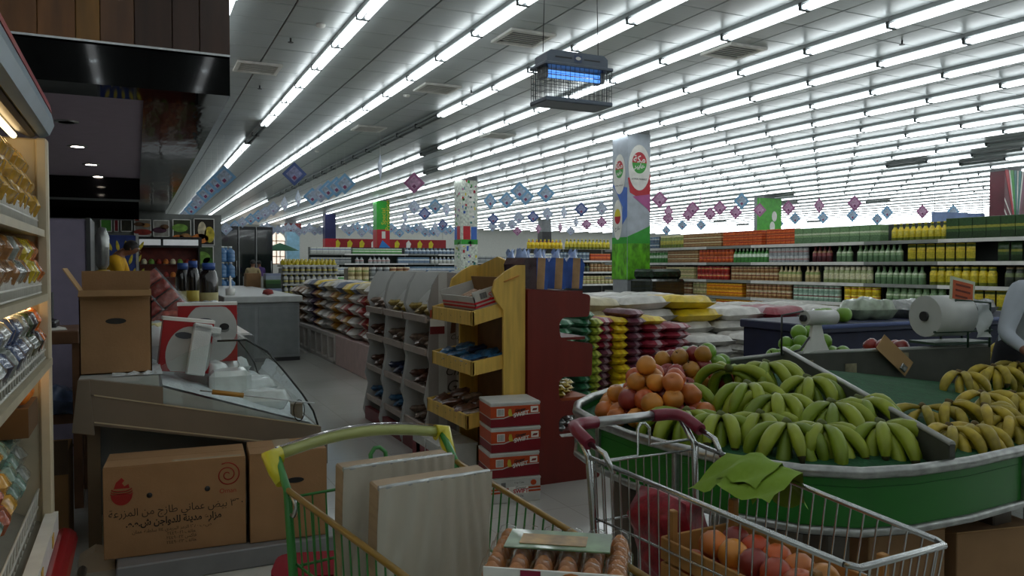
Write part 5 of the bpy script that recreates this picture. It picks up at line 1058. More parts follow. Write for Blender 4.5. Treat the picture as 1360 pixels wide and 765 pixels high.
for z, rn, nm in ((1.9, [(1.5, 'box', 'white', .2, .24, 1), (2, 'box', 'greenw', .2, .2, 1), (2.5, 'bottle', 'blue', .16, .24, 1)], 'top shelf'), (1.55, [(1.6, 'box', 'grey', .2, .22, 1), (1.4, 'bottle', 'pale', .16, .24, 1), (1.5, 'box', 'blue', .2, .24, 1), (1.5, 'bottle', 'white', .16, .26, 1)], 'second shelf'), (1.2, [(1.5, 'box', 'white', .2, .22, 1), (2, 'bottle', 'wine', .16, .24, 1), (2.5, 'box', 'blue', .2, .24, 1)], 'third shelf'), (.85, [(2, 'box', 'greenw', .2, .24, 1), (2, 'bottle', 'red', .16, .24, 1), (2, 'box', 'mint', .2, .24, 1)], 'fourth shelf')): fill((5.6, 28.2), 0, z, 0, 6.0, rn, 'of the pale far shelving', nm, pre='household_')
# stacked tins between the oil bottles and the white displays
for i in range(9):
    for l in range(6): tag(put('stacked_tin', goods('can', ('tan', 'grey', 'brown')[(i//3) % 3], .17, .22), None, (4.75+i*.175, 19.0, .12+l*.221)), '%s tin in the stack right of the oil bottles, layer %s, %s along' % (WORD[('tan', 'grey', 'brown')[(i//3) % 3]], ORD[l], ORD[i]), 'tin', 'tins stacked right of the oil bottles')
t = thing('pallet', 'pallet under the tin stack right of the oil bottles', 'pallet', (5.45, 19.05, 0)); MB().cbox(-.85, .85, -.15, .5, 0, .12, .01).build('deck', PALW, t)
tag(MB().cbox(4.68, 6.2, 19.1, 19.5, .12, 1.42, .02).build('tin_core', mat('tin_core', '857d6c', .5, var=.3, vs=18)), 'packed tins behind the front of the tin stack', 'tin', kind='stuff')
# promotion board with red and yellow at the far back
t = thing('sale_board', 'long red promotion board with yellow blocks hung far down the store', 'sign', (9.9, 44.5, 0))
MB().box(0, 7, 0, .05, 2.35, 3.0).build('board', mat('board_red', 'a02026', .5), t)
rd = random.Random(9)
for i in range(9): MB().prism([(.3+i*.7, 2.45), (.5+i*.7, 2.45), (.6+i*.7, 2.75), (.45+i*.7, 2.95), (.3+i*.7, 2.8)], -.02, 0, 'y').build('printed_block', P_YEL if rd.random() < .6 else P_WHT, t)
for x_ in (.2, 3.5, 6.8): MB().path([(x_, .02, 3.05), (x_, .02, 4.28)], .012, 5).build('hanger', STEEL, t)
gondola('distant shelving under the red promotion board', (8.5, 40.0), 0, 14.0, .4, (.6, 1.1, 1.6), 2.0, 2)
for z, nm in ((.6, 'lower'), (1.1, 'middle'), (1.6, 'upper')): fill((8.5, 40.0), 0, z, 0, 14.0, [(3, 'box', 'greenw', .34, .4, 1), (3, 'box', 'white', .34, .4, 1), (2, 'box', 'yellow', .34, .4, 1), (3, 'box', 'grey', .34, .4, 1), (3, 'box', 'red', .34, .4, 1)], 'of the distant shelving', nm + ' shelf', pre='distant_', dy=.2)
t = thing('hanging_banner', 'pale blue banner hung behind the right gondola', 'banner', (20.6, 14.3, 0)); MB().box(-1.1, 1.1, 0, .03, 2.15, 2.95).build('print', mat('banner_pale_blue', '7d94c4', .5, var=.2, vs=3), t)
for x_ in (-1, 1): MB().path([(x_, .015, 2.95), (x_, .015, 4.3)], .008, 5).build('hanger', STEEL, t)
MB().prism([(0, 2.3), (.3, 2.55), (0, 2.8), (-.3, 2.55)], -.01, 0, 'y').build('printed_diamond', mat('card_blue', '7fb0d6', .5), t)
# ------------------------------------------------------------------ far left: dark glass coolers, water bottles, parasol, people
GLD = mat('cooler_glass', '0f1716', .08, spec=.8, coat=.8)
for i in range(3):
    t = thing('glass_cooler', 'tall dark glass door cooler in the far left corner, %s of three' % ORD[i], 'cooler', (3.55+i*.78, 38.5, 0)); MB().cbox(0, .76, .05, .7, 0, 3.3, .01).build('cabinet', DARK, t); MB().box(.04, .72, .02, .05, .15, 3.15).build('glass_door', GLD, t); MB().path([(.68, .0, 1.0), (.68, 0, 1.7)], .015, 6).build('handle', STEEL, t); MB().box(0, .03, 0, .05, 0, 3.3).build('frame', STEEL, t)
WB = mat('water_blue', '3f6f9e', .15, var=.15, coat=.6); wb_me = MB().lathe([(.13, 0), (.15, .02), (.15, .1), (.14, .12), (.15, .14), (.15, .24), (.14, .26), (.15, .28), (.14, .36), (.05, .44), (.05, .48), (0, .48)], 14).mesh('bottle', WB); wc_me = MB().lathe([(.055, .47), (.055, .52), (0, .52)], 12).mesh('cap', WHITE)
for i, (px, py) in enumerate(((297, 357), (309, 357), (303, 358))):
    p = at_d(px, py, 26)
    for l in range(3):
        t = thing('water_bottle', 'large blue water bottle on the far rack, column %s, %s up' % (ORD[i], ORD[l]), 'bottle', (p.x, 28.0+.1*i, .55+l*.53), 0, 'blue water bottles'); put('bottle', wb_me, t); put('cap', wc_me, t)
t = thing('bottle_rack', 'low rack under the blue water bottles', 'rack', (at_d(303, 357, 26).x, 28.0, 0)); MB().cbox(-.5, .5, -.25, .35, .5, .55, .005).build('top', GREY, t)
for sx in (-.48, .42): MB().box(sx, sx+.06, -.2, .3, 0, .5).build('leg', GREY, t)
t = thing('parasol', 'open green cafe parasol by the far arched windows', 'parasol', (at_d(372, 328, 46).x, at_d(372, 328, 46).y, 0))
MB().lathe([(1.1, 2.35), (.9, 2.45), (.5, 2.62), (0, 2.8)], 8, smooth=False).build('canopy', mat('parasol_green', '1f5a3a', .7), t); MB().path([(0, 0, 0), (0, 0, 2.8)], .025, 8).build('pole', STEEL, t); MB().lathe([(.3, 0), (.3, .06), (0, .1)], 12).build('base', DARK, t)
for lab, px, Z, sh, rz_ in (('person in a purple shirt near the arched windows', 346, 33, 'shirt_purple:4a2e70', 2.0), ('person in a beige shirt beside the water bottles', 335, 27, 'shirt_beige:a8966e', 1.2), ('person in dark clothes under the parasol', 383, 40, 'shirt_black:202226', 2.6)):
    p = at_d(px, 352, Z); n, c = sh.split(':'); std_person(lab, (p.x, p.y, 0), rz_, mat(n, c, .8), TROU, .15, (.2, -.03, -.35), .98)
tag(MB().cbox(-.6, .6, -.3, .3, 0, 1.05, .01).build('service_desk', mat('desk_grey', '9a9c98', .5), None, (at_d(345, 352, 31).x, at_d(345, 352, 31).y, 0)), 'grey service desk in front of the purple shirt', 'desk')
# ------------------------------------------------------------------ electric insect trap on wires
zc = at_d(759, 108, 6.8); ZB = mat('trap_body', '5d6672', .4, .3); ZW = mat('trap_wire', '40484e', .4, .5)
t = thing('insect_trap', 'grey electric insect trap with blue tubes hung from the ceiling', 'insect trap', (zc.x, zc.y, zc.z-.2))
MB().prism([(-.3, .31), (.3, .31), (.3, .39), (.26, .42), (-.26, .42), (-.3, .39)], -.11, .11, 'y').build('top_hood', ZB, t); MB().cbox(-.335, .335, -.15, .15, .285, .312, .005).build('hood_rim', ZB, t)
MB().cbox(-.33, .33, -.15, .15, -.02, .02, .008).build('tray', ZB, t)
for x_ in (-.14, .14): MB().box(x_-.08, x_+.08, -.113, -.109, .36, .37).build('slot', DARK, t)
MB().box(-.035, .035, -.114, -.109, .335, .395).build('badge_plate', mat('badge_blue', '3f4f70', .4), t); MB().prism([(.025*math.cos(a), .368+.015*math.sin(a)) for a in [q*pi/8 for q in range(16)]], -.117, -.114, 'y').build('printed_badge', P_WHT, t)
for z in (.255, .215): MB().path([(-.26, -.03, z), (.26, -.03, z)], .015, 8).build('blue_tube', mat('uv_glow', (.12, .38, 1.0), .4, emit=3.2), t)
for sx in (-.28, .28): MB().box(sx-.02, sx+.02, -.06, .06, .2, .285).build('tube_socket', GREY, t)
for q in range(15): 
    for yy in (-.14, .14): MB().path([(-.32+q*.0457, yy, .02), (-.32+q*.0457, yy, .29)], .0025, 4).build('wire', ZW, t)
for q in range(1, 7):
    for xx in (-.32, .32): MB().path([(xx, -.14+q*.04, .02), (xx, -.14+q*.04, .29)], .0025, 4).build('wire', ZW, t)
for z in (.07, .12, .17, .22):
    MB().path([(-.32, -.14, z), (.32, -.14, z), (.32, .14, z), (-.32, .14, z)], .002, 4, closed=True).build('wire', ZW, t)
for x_ in (-.28, .27): MB().path([(x_, 0, .42), (x_*.9, 0, ZC-zc.z+.2)], .004, 5).build('hanging_wire', DARK, t)
MB().box(-.22, .3, .1, .12, -.02, -.0).build('rear_lip', ZB, t)
# ------------------------------------------------------------------ diamond promotion cards on strings
def card_me(n, c1, c2, c3):
    def dm(s, d0, d1, m): return MB().prism([(0, -s), (s, 0), (0, s), (-s, 0)], d0, d1, 'y').mesh('x', m)
    return (dm(.25, -.004, .004, mat('card_'+n, c1, .5, var=.1)), dm(.17, -.0065, .0065, mat('card_in_'+n, c2, .5, var=.45, vs=14)), MB().prism([(0, -.13), (.05, -.08), (0, -.03), (-.05, -.08)], -.008, .008, 'y').mesh('printed_figure', mat('card_fig_'+n, c3, .5)))
CM = {'b': card_me('blue', '7fa6cc', 'a9b8cc', '8a3f68'), 'p': card_me('pink', 'a86a94', 'c096b4', '7a3a68'), 'w': card_me('pale', 'a9b6cc', 'b9c2d2', '9a8ab0'), 'n': card_me('navy', '4a5f96', '8f94b8', '8a3a5c')}
CN = {'b': 'sky blue', 'p': 'pink', 'w': 'pale blue', 'n': 'deep blue'}
cards = [(298, 235, 'b', 0), (289, 242, 'b', 0), (281, 249, 'b', 0), (273, 257, 'b', 0), (266, 265, 'w', 0), (260, 272, 'b', 0), (254, 278, 'b', 0), (248, 284, 'w', 0), (391, 231, 'n', 0), (505, 222, 'w', 80), (550, 243, 'p', 0), (458, 244, 'b', 0), (447, 248, 'b', 10), (436, 252, 'b', 0), (426, 257, 'w', 0), (415, 261, 'b', 0), (396, 264, 'w', 75), (378, 271, 'w', 70), (363, 277, 'w', 0), (352, 283, 'w', 0), (343, 287, 'b', 0), (333, 291, 'b', 0), (322, 295, 'w', 0), (312, 299, 'b', 0), (300, 304, 'w', 0),
 (550, 275, 'w', 30), (564, 284, 'n', 0), (578, 274, 'b', 0), (593, 278, 'w', 50), (538, 288, 'w', 60), (651, 267, 'b', 30), (673, 266, 'b', 0), (690, 254, 'b', 0), (698, 261, 'b', 0), (725, 257, 'b', 0), (655, 291, 'n', 0), (689, 289, 'w', 0), (708, 288, 'n', 0), (727, 284, 'w', 20), (749, 282, 'w', 50), (772, 278, 'n', 0), (799, 277, 'w', 20), (654, 301, 'w', 0), (667, 300, 'w', 20), (680, 298, 'w', 0), (687, 307, 'p', 0), (715, 304, 'p', 40), (744, 302, 'p', 50), (765, 295, 'w', 50), (779, 298, 'p', 0), (799, 295, 'p', 0), (758, 307, 'w', 0), (588, 298, 'n', 0), (578, 301, 'w', 50), (559, 303, 'w', 0),
 (876, 265, 'p', 0), (888, 281, 'p', 30), (887, 290, 'p', 0), (920, 277, 'p', 0), (914, 285, 'p', 0), (930, 265, 'p', 70), (956, 276, 'p', 0), (943, 284, 'p', 0), (906, 299, 'b', 0), (931, 299, 'b', 0), (885, 306, 'b', 0), (985, 267, 'b', 0), (977, 282, 'p', 0), (1009, 279, 'p', 0), (1047, 276, 'p', 0), (1056, 290, 'b', 0), (1023, 293, 'b', 0), (1034, 297, 'b', 0), (1088, 273, 'p', 20), (1093, 289, 'b', 0), (1135, 270, 'p', 0), (1132, 286, 'b', 0), (1178, 282, 'b', 0), (1165, 291, 'b', 0), (1225, 281, 'p', 0), (1266, 281, 'b', 0), (1338, 289, 'p', 0)]
rd = random.Random(4)
for i in range(26): cards.append((458+i*5.6, 305+rd.uniform(-4, 5), 'wb'[i % 2], rd.choice((0, 0, 40))))
for i in range(14): cards.append((348+i*7, 304+rd.uniform(-3, 5), 'w', rd.choice((0, 20, 40))))
cards.sort(key=lambda c: (c[2], c[1]))
cn = {}
for px, py, k, tw in cards:
    Z = min(1042*1.9/(352-py), 42.0) if px > 300 or py < 290 else min(1042*1.9/(352-py), 30.0)
    p = at_d(px, py, Z); i = cn.get(k, 0); cn[k] = i+1
    t = thing('hanging_card', '%s diamond promotion card on a string, %s nearest of that colour' % (CN[k], ordn(i)), 'card', p, -YAW*.6 + R(tw), 'hanging diamond cards')
    put('card', CM[k][0], t); put('print', CM[k][1], t); put('printed_figure', CM[k][2], t)
    MB().path([(0, 0, .25), (0, 0, ZC-p.z)], .0025, 3, caps=False).build('string', WHITE, t)
# ------------------------------------------------------------------ green produce island
rim = [(2.02, 3.44), (1.92, 3.28), (1.86, 2.98), (1.85, 2.7), (1.88, 2.45), (1.95, 2.2), (2.07, 2.0), (2.22, 1.88), (2.42, 1.83), (2.7, 1.82), (3.07, 1.85), (3.5, 1.91), (4.0, 2.02), (4.4, 2.22), (4.68, 2.55), (4.78, 3.0), (4.76, 3.4), (4.6, 3.8), (4.2, 4.0), (3.6, 4.05), (3.0, 3.98), (2.55, 3.82), (2.22, 3.62)]
RC = (3.3, 3.1)
def inset(k): return [(RC[0]+(x-RC[0])*k, RC[1]+(y-RC[1])*k) for x, y in rim]
isl = thing('produce_island', 'green skirted produce island with steel rails and rounded end', 'produce stand', (0, 0, 0))
RAIL = mat('rail_steel', '9a9c99', .3, .9, var=.25, vs=22); GRN = mat('skirt_green', '08640c', .4, var=.06, coat=.1)
MB().path([(x, y, .79) for x, y in rim], .022, 8, closed=True).build('top_rail', RAIL, isl); MB().path([(x, y, .585) for x, y in rim], .016, 8, closed=True).build('bottom_rail', RAIL, isl)
n = len(rim); segs = [(0, 2), (2, 4), (4, 10), (10, 14), (14, 18), (18, 23)]
for a, b in segs:
    pts = [rim[i % n] for i in range(a, b+1)]
    MB().surf(lambda u, v: (*[(pts[int(round(u*(len(pts)-1)))][k] - RC[k])*.998+RC[k] for k in (0, 1)], .595+.18*v), len(pts), 2).build('green_panel', GRN, isl)
    x, y = pts[-1]; MB().cbox(x-.014, x+.014, y-.014, y+.014, .58, .785, .004).build('panel_post', RAIL, isl)
def bedz(x, y):
    best = 0
    d = Vector((x-RC[0], y-RC[1])); 
    if d.length < 1e-6: return .97
    a0 = math.atan2(d.y, d.x); 
    for i in range(n):
        p, q = rim[i], rim[(i+1) % n]; e = (q[0]-p[0], q[1]-p[1]); den = d.x*e[1]-d.y*e[0]
        if abs(den) < 1e-9: continue
        t_ = ((p[0]-RC[0])*e[1]-(p[1]-RC[1])*e[0])/den; u_ = ((p[0]-RC[0])*d.y-(p[1]-RC[1])*d.x)/den
        if t_ > 0 and -1e-6 <= u_ <= 1+1e-6: best = 1/t_; break
    return .74 + .2*(1-min(1, best))
ks = [1, .85, .65, .45, .25, .02]
MB().surf(lambda u, v: (*inset(ks[int(round(u*5))])[int(round(v*n)) % n], .74+.2*(1-ks[int(round(u*5))])), 6, n, cv=True, smooth=False).build('green_mat', mat('turf_mat', '0d4a26', .8, var=.25, vs=30, bump=.3, bs=80), isl)
MB().surf(lambda u, v: (*inset(.97)[int(round(v*n)) % n], .56+.17*u), 2, n, cv=True).build('inner_skirt', DARK, isl)
MB().prism(inset(.97), .55, .575, 'z').build('deck', DARK, isl)
for x, y, m in ((2.06, 3.02, 0), (2.3, 2.1, 0), (3.25, 2.1, 1), (4.3, 2.5, 1), (2.7, 3.7, 0), (4.3, 3.7, 0)): MB().cbox(x-.06, x+.06, y-.06, y+.06, 0, .56, .006).build('leg', mat('leg_dark', '4c4338', .5), isl)
MB().box(3.0, 3.5, 2.5, 3.6, 0, .55).build('core_cabinet', mat('core_pale', 'a9aeb0', .5), isl)
DV = mat('divider_dark', '4a4b45', .5, var=.2); DVT = mat('divider_cap', 'a5a7a2', .4, .4)
def board(p, q, z0a, z0b, za, zb, name, th=.02):
    p, q = Vector(p), Vector(q); d = (q-p).normalized(); nn = Vector((-d.y, d.x))*th/2
    vs_ = [(*(p-nn), z0a), (*(q-nn), z0b), (*(q+nn), z0b), (*(p+nn), z0a), (*(p-nn), za), (*(q-nn), zb), (*(q+nn), zb), (*(p+nn), za)]
    o = MB().add(vs_, [(3,2,1,0),(4,5,6,7),(0,1,5,4),(1,2,6,5),(2,3,7,6),(3,0,4,7)]).build(name, DV, isl)
    MB().path([(*p, za), (*q, zb)], .013, 6).build('divider_cap', DVT, o)
board((3.28, 3.31), (2.62, 1.83), .8, .74, 1.03, .86, 'divider_board'); board((3.28, 3.31), (4.77, 3.1), .8, .75, 1.0, 1.0, 'centre_board'); board((3.28, 3.31), (2.95, 3.62), .8, .8, 1.0, .93, 'divider_board')
for k, (u, z) in enumerate(((.1, .93), (.3, .9), (.55, .95))): MB().box(-.04, .04, -.014, -.011, -.03, .03, M=RM((3.28+1.49*u, 3.31-.21*u, z), 0, 0, -.14)).build('old_label', mat('label_dirty', '8a8368', .7, var=.4, vs=20), isl)
# bananas
BG = [mat('banana_green_%d' % i, c, .45, var=.18, vs=14) for i, c in enumerate(('7a8f22', '8c9a2a', '6d8222'))]
BY = [mat('banana_yellow_%d' % i, c, .5, var=.3, vs=20) for i, c in enumerate(('a8952c', '9a8a2e', 'b39c34'))]
BT = mat('banana_tip', '3a3418', .7); BC = {'g': mat('banana_crown_green', '56602a', .7), 'y': mat('banana_crown_brown', '5a4a24', .8)}
def finger(seed, m):
    rd = random.Random(seed); L = rd.uniform(.17, .2); bend = rd.uniform(.9, 1.25); pts = []; rr = []; x = z = 0; a = rd.uniform(.25, .45); N = 9
    prof = [.008, .010, .016, .0198, .0208, .0204, .0178, .012, .006]
    for i in range(N): 
        pts.append((x, 0, z)); rr.append(prof[i]); x += L/(N-1)*math.cos(a); z += L/(N-1)*math.sin(a); a -= bend/(N-1)*1.75
    mb = MB().path(pts, rr, 7); 
    for i in range(len(mb.f)):
        if i >= 7*7 and i < 7*8 or i == len(mb.f)-1: mb.m[i] = 1
    return mb.mesh('banana', [m, BT])
FING = {'g': [finger(q, BG[q % 3]) for q in range(5)], 'y': [finger(q+9, BY[q % 3]) for q in range(5)]}
crown_me = {k: MB().lathe([(.0, -.016), (.018, -.01), (.021, .0), (.015, .012), (.008, .022), (0, .024)], 8).mesh('crown', BC[k]) for k in 'gy'}
def on_bed(px, py, lift):
    z = .85
    for _ in range(6): p = at_z(px, py, z); z = bedz(p.x, p.y) + lift
    return at_z(px, py, z)
def bunch(px, py, k, label, rz=0, lift=.1, sc=1., nf=9, tilt=0.):
    p = on_bed(px, py, lift)
    t = thing('banana_bunch', label, 'bananas', p, rot=(0, tilt, rz), group='green bananas left of the divider' if k == 'g' else 'ripe bananas right of the divider')
    t.scale = (sc,)*3
    put('crown', crown_me[k], t, (-.004, 0, .004), (0, -.9, 0), .8)
    rd = random.Random(int(px*7+py))
    for i in range(nf):
        az = R(-78+156*i/(nf-1)) + rd.uniform(-.06, .06); low = i % 2
        put('banana', rd.choice(FING[k]), t, (.012*math.cos(az), .012*math.sin(az), -.012*low), (rd.uniform(-.25, .25), .18 + .32*low + rd.uniform(-.08, .08), az), rd.uniform(.92, 1.08))
FWD = -pi/2 - .45   # fingers fall towards the front rim
GB = [(1018, 492, 'farthest back beside the divider', .3, .14), (968, 498, 'long fingered, next to the nectarines', 2.6, .14), (905, 520, 'leaning on the nectarines', -.5, .12), (912, 556, 'nearest the rounded rail end', -.2, .09), (993, 520, 'standing upright in the middle of the heap', .1, .15), (958, 562, 'wide, low beside the front rail', .1, .08), (1073, 512, 'high against the divider board', .35, .15), (1030, 535, 'half hidden in the middle', -.3, .12), (1105, 545, 'second from the divider board', .3, .11), (1045, 572, 'largest, hanging over the front rail', -.1, .09), (1092, 574, 'low beside the hanging bunch', .1, .08), (1142, 540, 'tucked against the lower divider', .5, .1), (1170, 572, 'at the right corner by the rail', .3, .08), (1010, 560, 'low between the wide and hanging bunches', 0, .07)]
for px, py, s, dr, lf in GB: bunch(px, py-8, 'g', 'green banana bunch ' + s, FWD + dr, lf, 1.36, 9)
YB = [(1245, 478, 'at the far left of the ripe heap', .3, .1), (1288, 470, 'beside the bag roll', .2, .13), (1335, 462, 'under the white sleeve', .1, .17), (1275, 500, 'flat in the second row', .4, .09), (1320, 492, 'in the middle of the heap', -.2, .14), (1352, 488, 'at the frame edge, upper row', -.3, .15), (1225, 545, 'alone on the green mat', -.3, .04), (1262, 540, 'long fingered, right of the lone one', .6, .07), (1305, 528, 'third row centre', .2, .1), (1345, 528, 'third row right', .1, .11), (1262, 572, 'tip touching the front rail', .2, .05), (1295, 570, 'front row centre', -.2, .06), (1338, 560, 'front row right, wide', .1, .07), (1310, 545, 'speckled, behind the front row', .8, .09)]
for px, py, s, dr, lf in YB: bunch(px, py-4, 'y', 'ripe banana bunch ' + s, FWD + dr, lf, 1.12, 5 if 'lone' in s or 'alone' in s else 8)
# nectarines, apples
def fruit_me(name, m, sx=1):
    me = MB().lathe([(0, -.043), (.024, -.04), (.042, -.02), (.048, .003), (.042, .026), (.026, .041), (.01, .042), (0, .034)], 14).mesh(name, m); return me
NEC = [fruit_me('nectarine', mat('nectarine_%d' % i, c, .4, var=.45, vs=5, coat=.15)) for i, c in enumerate(('c05a24', 'c98432', 'a8401f', 'c77434', '7d2a22'))]
APG = fruit_me('apple', mat('apple_green', '6f9a2c', .35, var=.15, vs=5, coat=.25)); APR = fruit_me('apple', mat('apple_red', '8a2a24', .35, var=.4, vs=5, coat=.25)); APY = fruit_me('apple', mat('apple_blush', 'a8762a', .35, var=.4, vs=5))
stem_me = MB().path([(0, 0, .034), (.003, 0, .055)], .0025, 5).mesh('stem', BT)
def heap(cx, cy, rx, ry, layers, pick, label, cat, name, sp=.088, z0=None, stems=False):
    for l in range(layers):
        k = 1-.27*l; y = -ry*k; row = 0
        while y <= ry*k:
            ci_ = 0
            xw = rx*k*math.sqrt(max(0, 1-(y/(ry*k))**2)); x = -xw + (sp/2 if (row+l) % 2 else 0)
            while x <= xw:
                X, Y = cx+x+random.uniform(-.008, .008), cy+y+random.uniform(-.008, .008)
                me, lb = pick(X, Y, l)
                o = put(name, me, None, (X, Y, bedz(X, Y)+.05+l*.068), (random.uniform(-1, 1), random.uniform(-1, 1), random.uniform(0, 6)), random.uniform(.93, 1.08))
                tag(o, '%s, %s layer, row %s, %s across' % (label, ORD[l], ordn(row), ordn(ci_)), cat, label); ci_ += 1
                if stems and random.random() < .6: put('stem', stem_me, o)
                x += sp
            y += sp*.87; row += 1
heap(2.17, 3.0, .2, .33, 4, lambda x, y, l: (NEC[random.choice((0, 0, 1, 1, 2, 3, 3, 4))], None), 'nectarine in the heap at the rounded stand end', 'nectarine', 'nectarine', .094)
heap(2.7, 3.42, .3, .28, 3, lambda x, y, l: (APG if x+y*.5 > 4.45 else (APR, APY, APR)[random.randrange(3)], None), 'apple in the heap behind the green bananas', 'apple', 'apple', .092, stems=True)
heap(3.78, 3.6, .34, .26, 4, lambda x, y, l: (APG, None), 'green apple in the heap behind the centre board', 'apple', 'apple', .095, stems=True); heap(4.33, 3.48, .2, .2, 3, lambda x, y, l: (APR, None), 'red apple in the heap beside the bag roll', 'apple', 'apple', .095)
# bag roll holders, sign, loose card on the centre board
ROLL = mat('roll_plastic', 'c3c6c2', .35, var=.05); GW = mat('holder_green', '27402f', .5)
t = thing('bag_roll_holder', 'small white bag roll on a bracket on the centre board', 'roll holder', (3.5, 3.285, 1.0))
MB().prism([(-.1, 0), (.1, 0), (.06, .07), (.03, .17), (-.03, .17), (-.05, .07)], -.01, .01, 'y').build('bracket', WHITE, t); MB().path([(-.1, -.01, .2), (.13, -.01, .2)], .042, 16).build('roll', ROLL, t); MB().path([(-.12, -.01, .2), (-.1, -.01, .2)], .02, 10).build('core', DARK, t)
MB().path([(-.26, 0, 0), (-.26, 0, .22), (-.1, 0, .24)], .006, 6).build('wire_arm', DARK, t); MB().path([(-.26, 0, .0), (-.12, 0, .02), (-.05, 0, .09)], .006, 6).build('wire_arm', DARK, t)
t = thing('bag_roll_holder', 'large white bag roll in a dark green wire holder', 'roll holder', (4.5, 3.15, 1.0), -.14)
MB().path([(-.2, .02, .19), (.08, .02, .19)], .125, 24).build('roll', ROLL, t); MB().path([(-.215, .02, .19), (-.2, .02, .19)], .03, 12).build('core', DARK, t)
for y_ in (-.06, .14): MB().path([(.22, y_, 0), (.22, y_, .27), (-.05, y_, .29), (-.1, y_, .2)], .007, 6).build('wire_frame', GW, t); MB().path([(.05, y_, 0), (.05, y_, .28)], .007, 6).build('wire_frame', GW, t)
MB().box(-.2, .24, -.06, .14, .02, .035).build('base_plate', GW, t); MB().path([(-.21, -.06, .1), (.24, -.06, .1)], .008, 6).build('cross_bar', GW, t)
MB().surf(lambda a, b: (.1+.12*a, -.07-.015*math.sin(9*b+4*a), .26-.2*b), 6, 8).build('loose_bag', ICE, t)
t = thing('price_sign', 'small orange price sign with pale border above the bag roll', 'sign', (4.5, 3.1, 1.27), rot=(R(-10), R(12), -.2))
MB().box(-.09, .09, -.004, .004, 0, .15).build('board', mat('sign_border', 'b9c2a6', .5), t); MB().box(-.075, .075, -.006, -.004, .015, .13).build('printed_panel', mat('sign_orange', 'b8552a', .5), t)
for q in range(3): MB().box(-.055, .055-.02*(q == 2), -.0075, -.006, .1-.035*q, .112-.035*q).build('printed_line', mat('ink_brown', '6a2c18', .6), t)
MB().path([(0, 0, .0), (0, .01, -.05)], .004, 5).build('clip', DARK, t)
t = thing('card_scrap', 'tilted brown card scrap stuck on the centre board', 'card', (3.98, 3.19, .93), rot=(0, R(38), -.1)); MB().box(-.14, .14, -.02, -.015, 0, .1).build('card', CARD2, t); MB().cbox(.07, .12, -.03, -.02, .01, .05, .004).build('foil', foils, t)
# navy counter behind with bags
t = thing('navy_counter', 'long dark navy draped counter behind the produce island', 'counter', (5.5, 5.2, 0))
NV = mat('navy_cloth', '141a34', .7, var=.2); MB().cbox(0, 3.6, 0, .9, 0, .88, .01).build('body', NV, t); MB().cbox(-.03, 3.63, -.04, .92, .88, .96, .01).build('top', mat('navy_top', '262c44', .5), t); MB().path([(0, -.05, .94), (3.6, -.05, .94)], .02, 8).build('edge_rail', mat('rail_blue', '4c5a86', .4), t)
LEAFB = mat('cabbage_film', '8c9a84', .3, var=.3, vs=12, bump=.4, bs=14, coat=.5)
for k, (x, y, l, h, s) in enumerate(((6.55, 5.5, .5, .2, 'pale green'), (6.0, 5.55, .4, .1, 'flat grey'), (7.2, 5.5, .55, .18, 'silver grey'), (7.75, 5.5, .55, .2, 'dark grey'), (8.3, 5.6, .5, .16, 'long grey'))):
    tag(pillow(l, .34, h, k, lump=.2).build('vegetable_bag', LEAFB if k == 0 else mat('film_grey_%d' % k, ('', '9aa09a', '8d908e', '5d5f66', '83868a')[k], .25, var=.35, vs=14, bump=.6, bs=16, coat=.6), None, (x, y, .962), (0, 0, .2*(k % 3-1))), s + ' plastic bag of vegetables on the navy counter', 'bag', 'bags on the navy counter')
heap2 = [(6.1, 5.3), (6.24, 5.36), (6.4, 5.3)]
for ci_, (x, y) in enumerate(heap2): tag(put('cabbage', APG, None, (x-.4, y, 1.03), sc=1.6), 'round green cabbage on the navy counter, %s from the left' % ORD[ci_], 'cabbage', 'cabbages on the navy counter')
# person in white at the right edge, bending over the island end
LONG[0] = True
std_person('person in a white long sleeved shirt bending over the ripe bananas', (5.02, 3.08, 0), R(-104), mat('shirt_white', 'a9b1ba', .8, var=.06, bump=.3, bs=9), TROU, .5, (.24, .2, -.34), 1.02, nod=.04, sub=2)
LONG[0] = False
# cartons under the island
for k, (x, y, w_, d_, h_) in enumerate(((2.78, 2.25, .36, .3, .44), (3.2, 2.15, .42, .3, .42))):
    t = thing('stock_carton', 'brown cardboard carton under the produce island, %s one' % ('left', 'right')[k], 'carton', (x, y, 0), -.2)
    MB().cbox(-w_/2, w_/2, -d_/2, d_/2, 0, h_, .004).build('body', CARD, t); MB().box(-w_/2, w_/2, 0, .1, 0, .004, M=RM((0, -d_/2, h_), R(-20))).build('flap', CARD2, t)
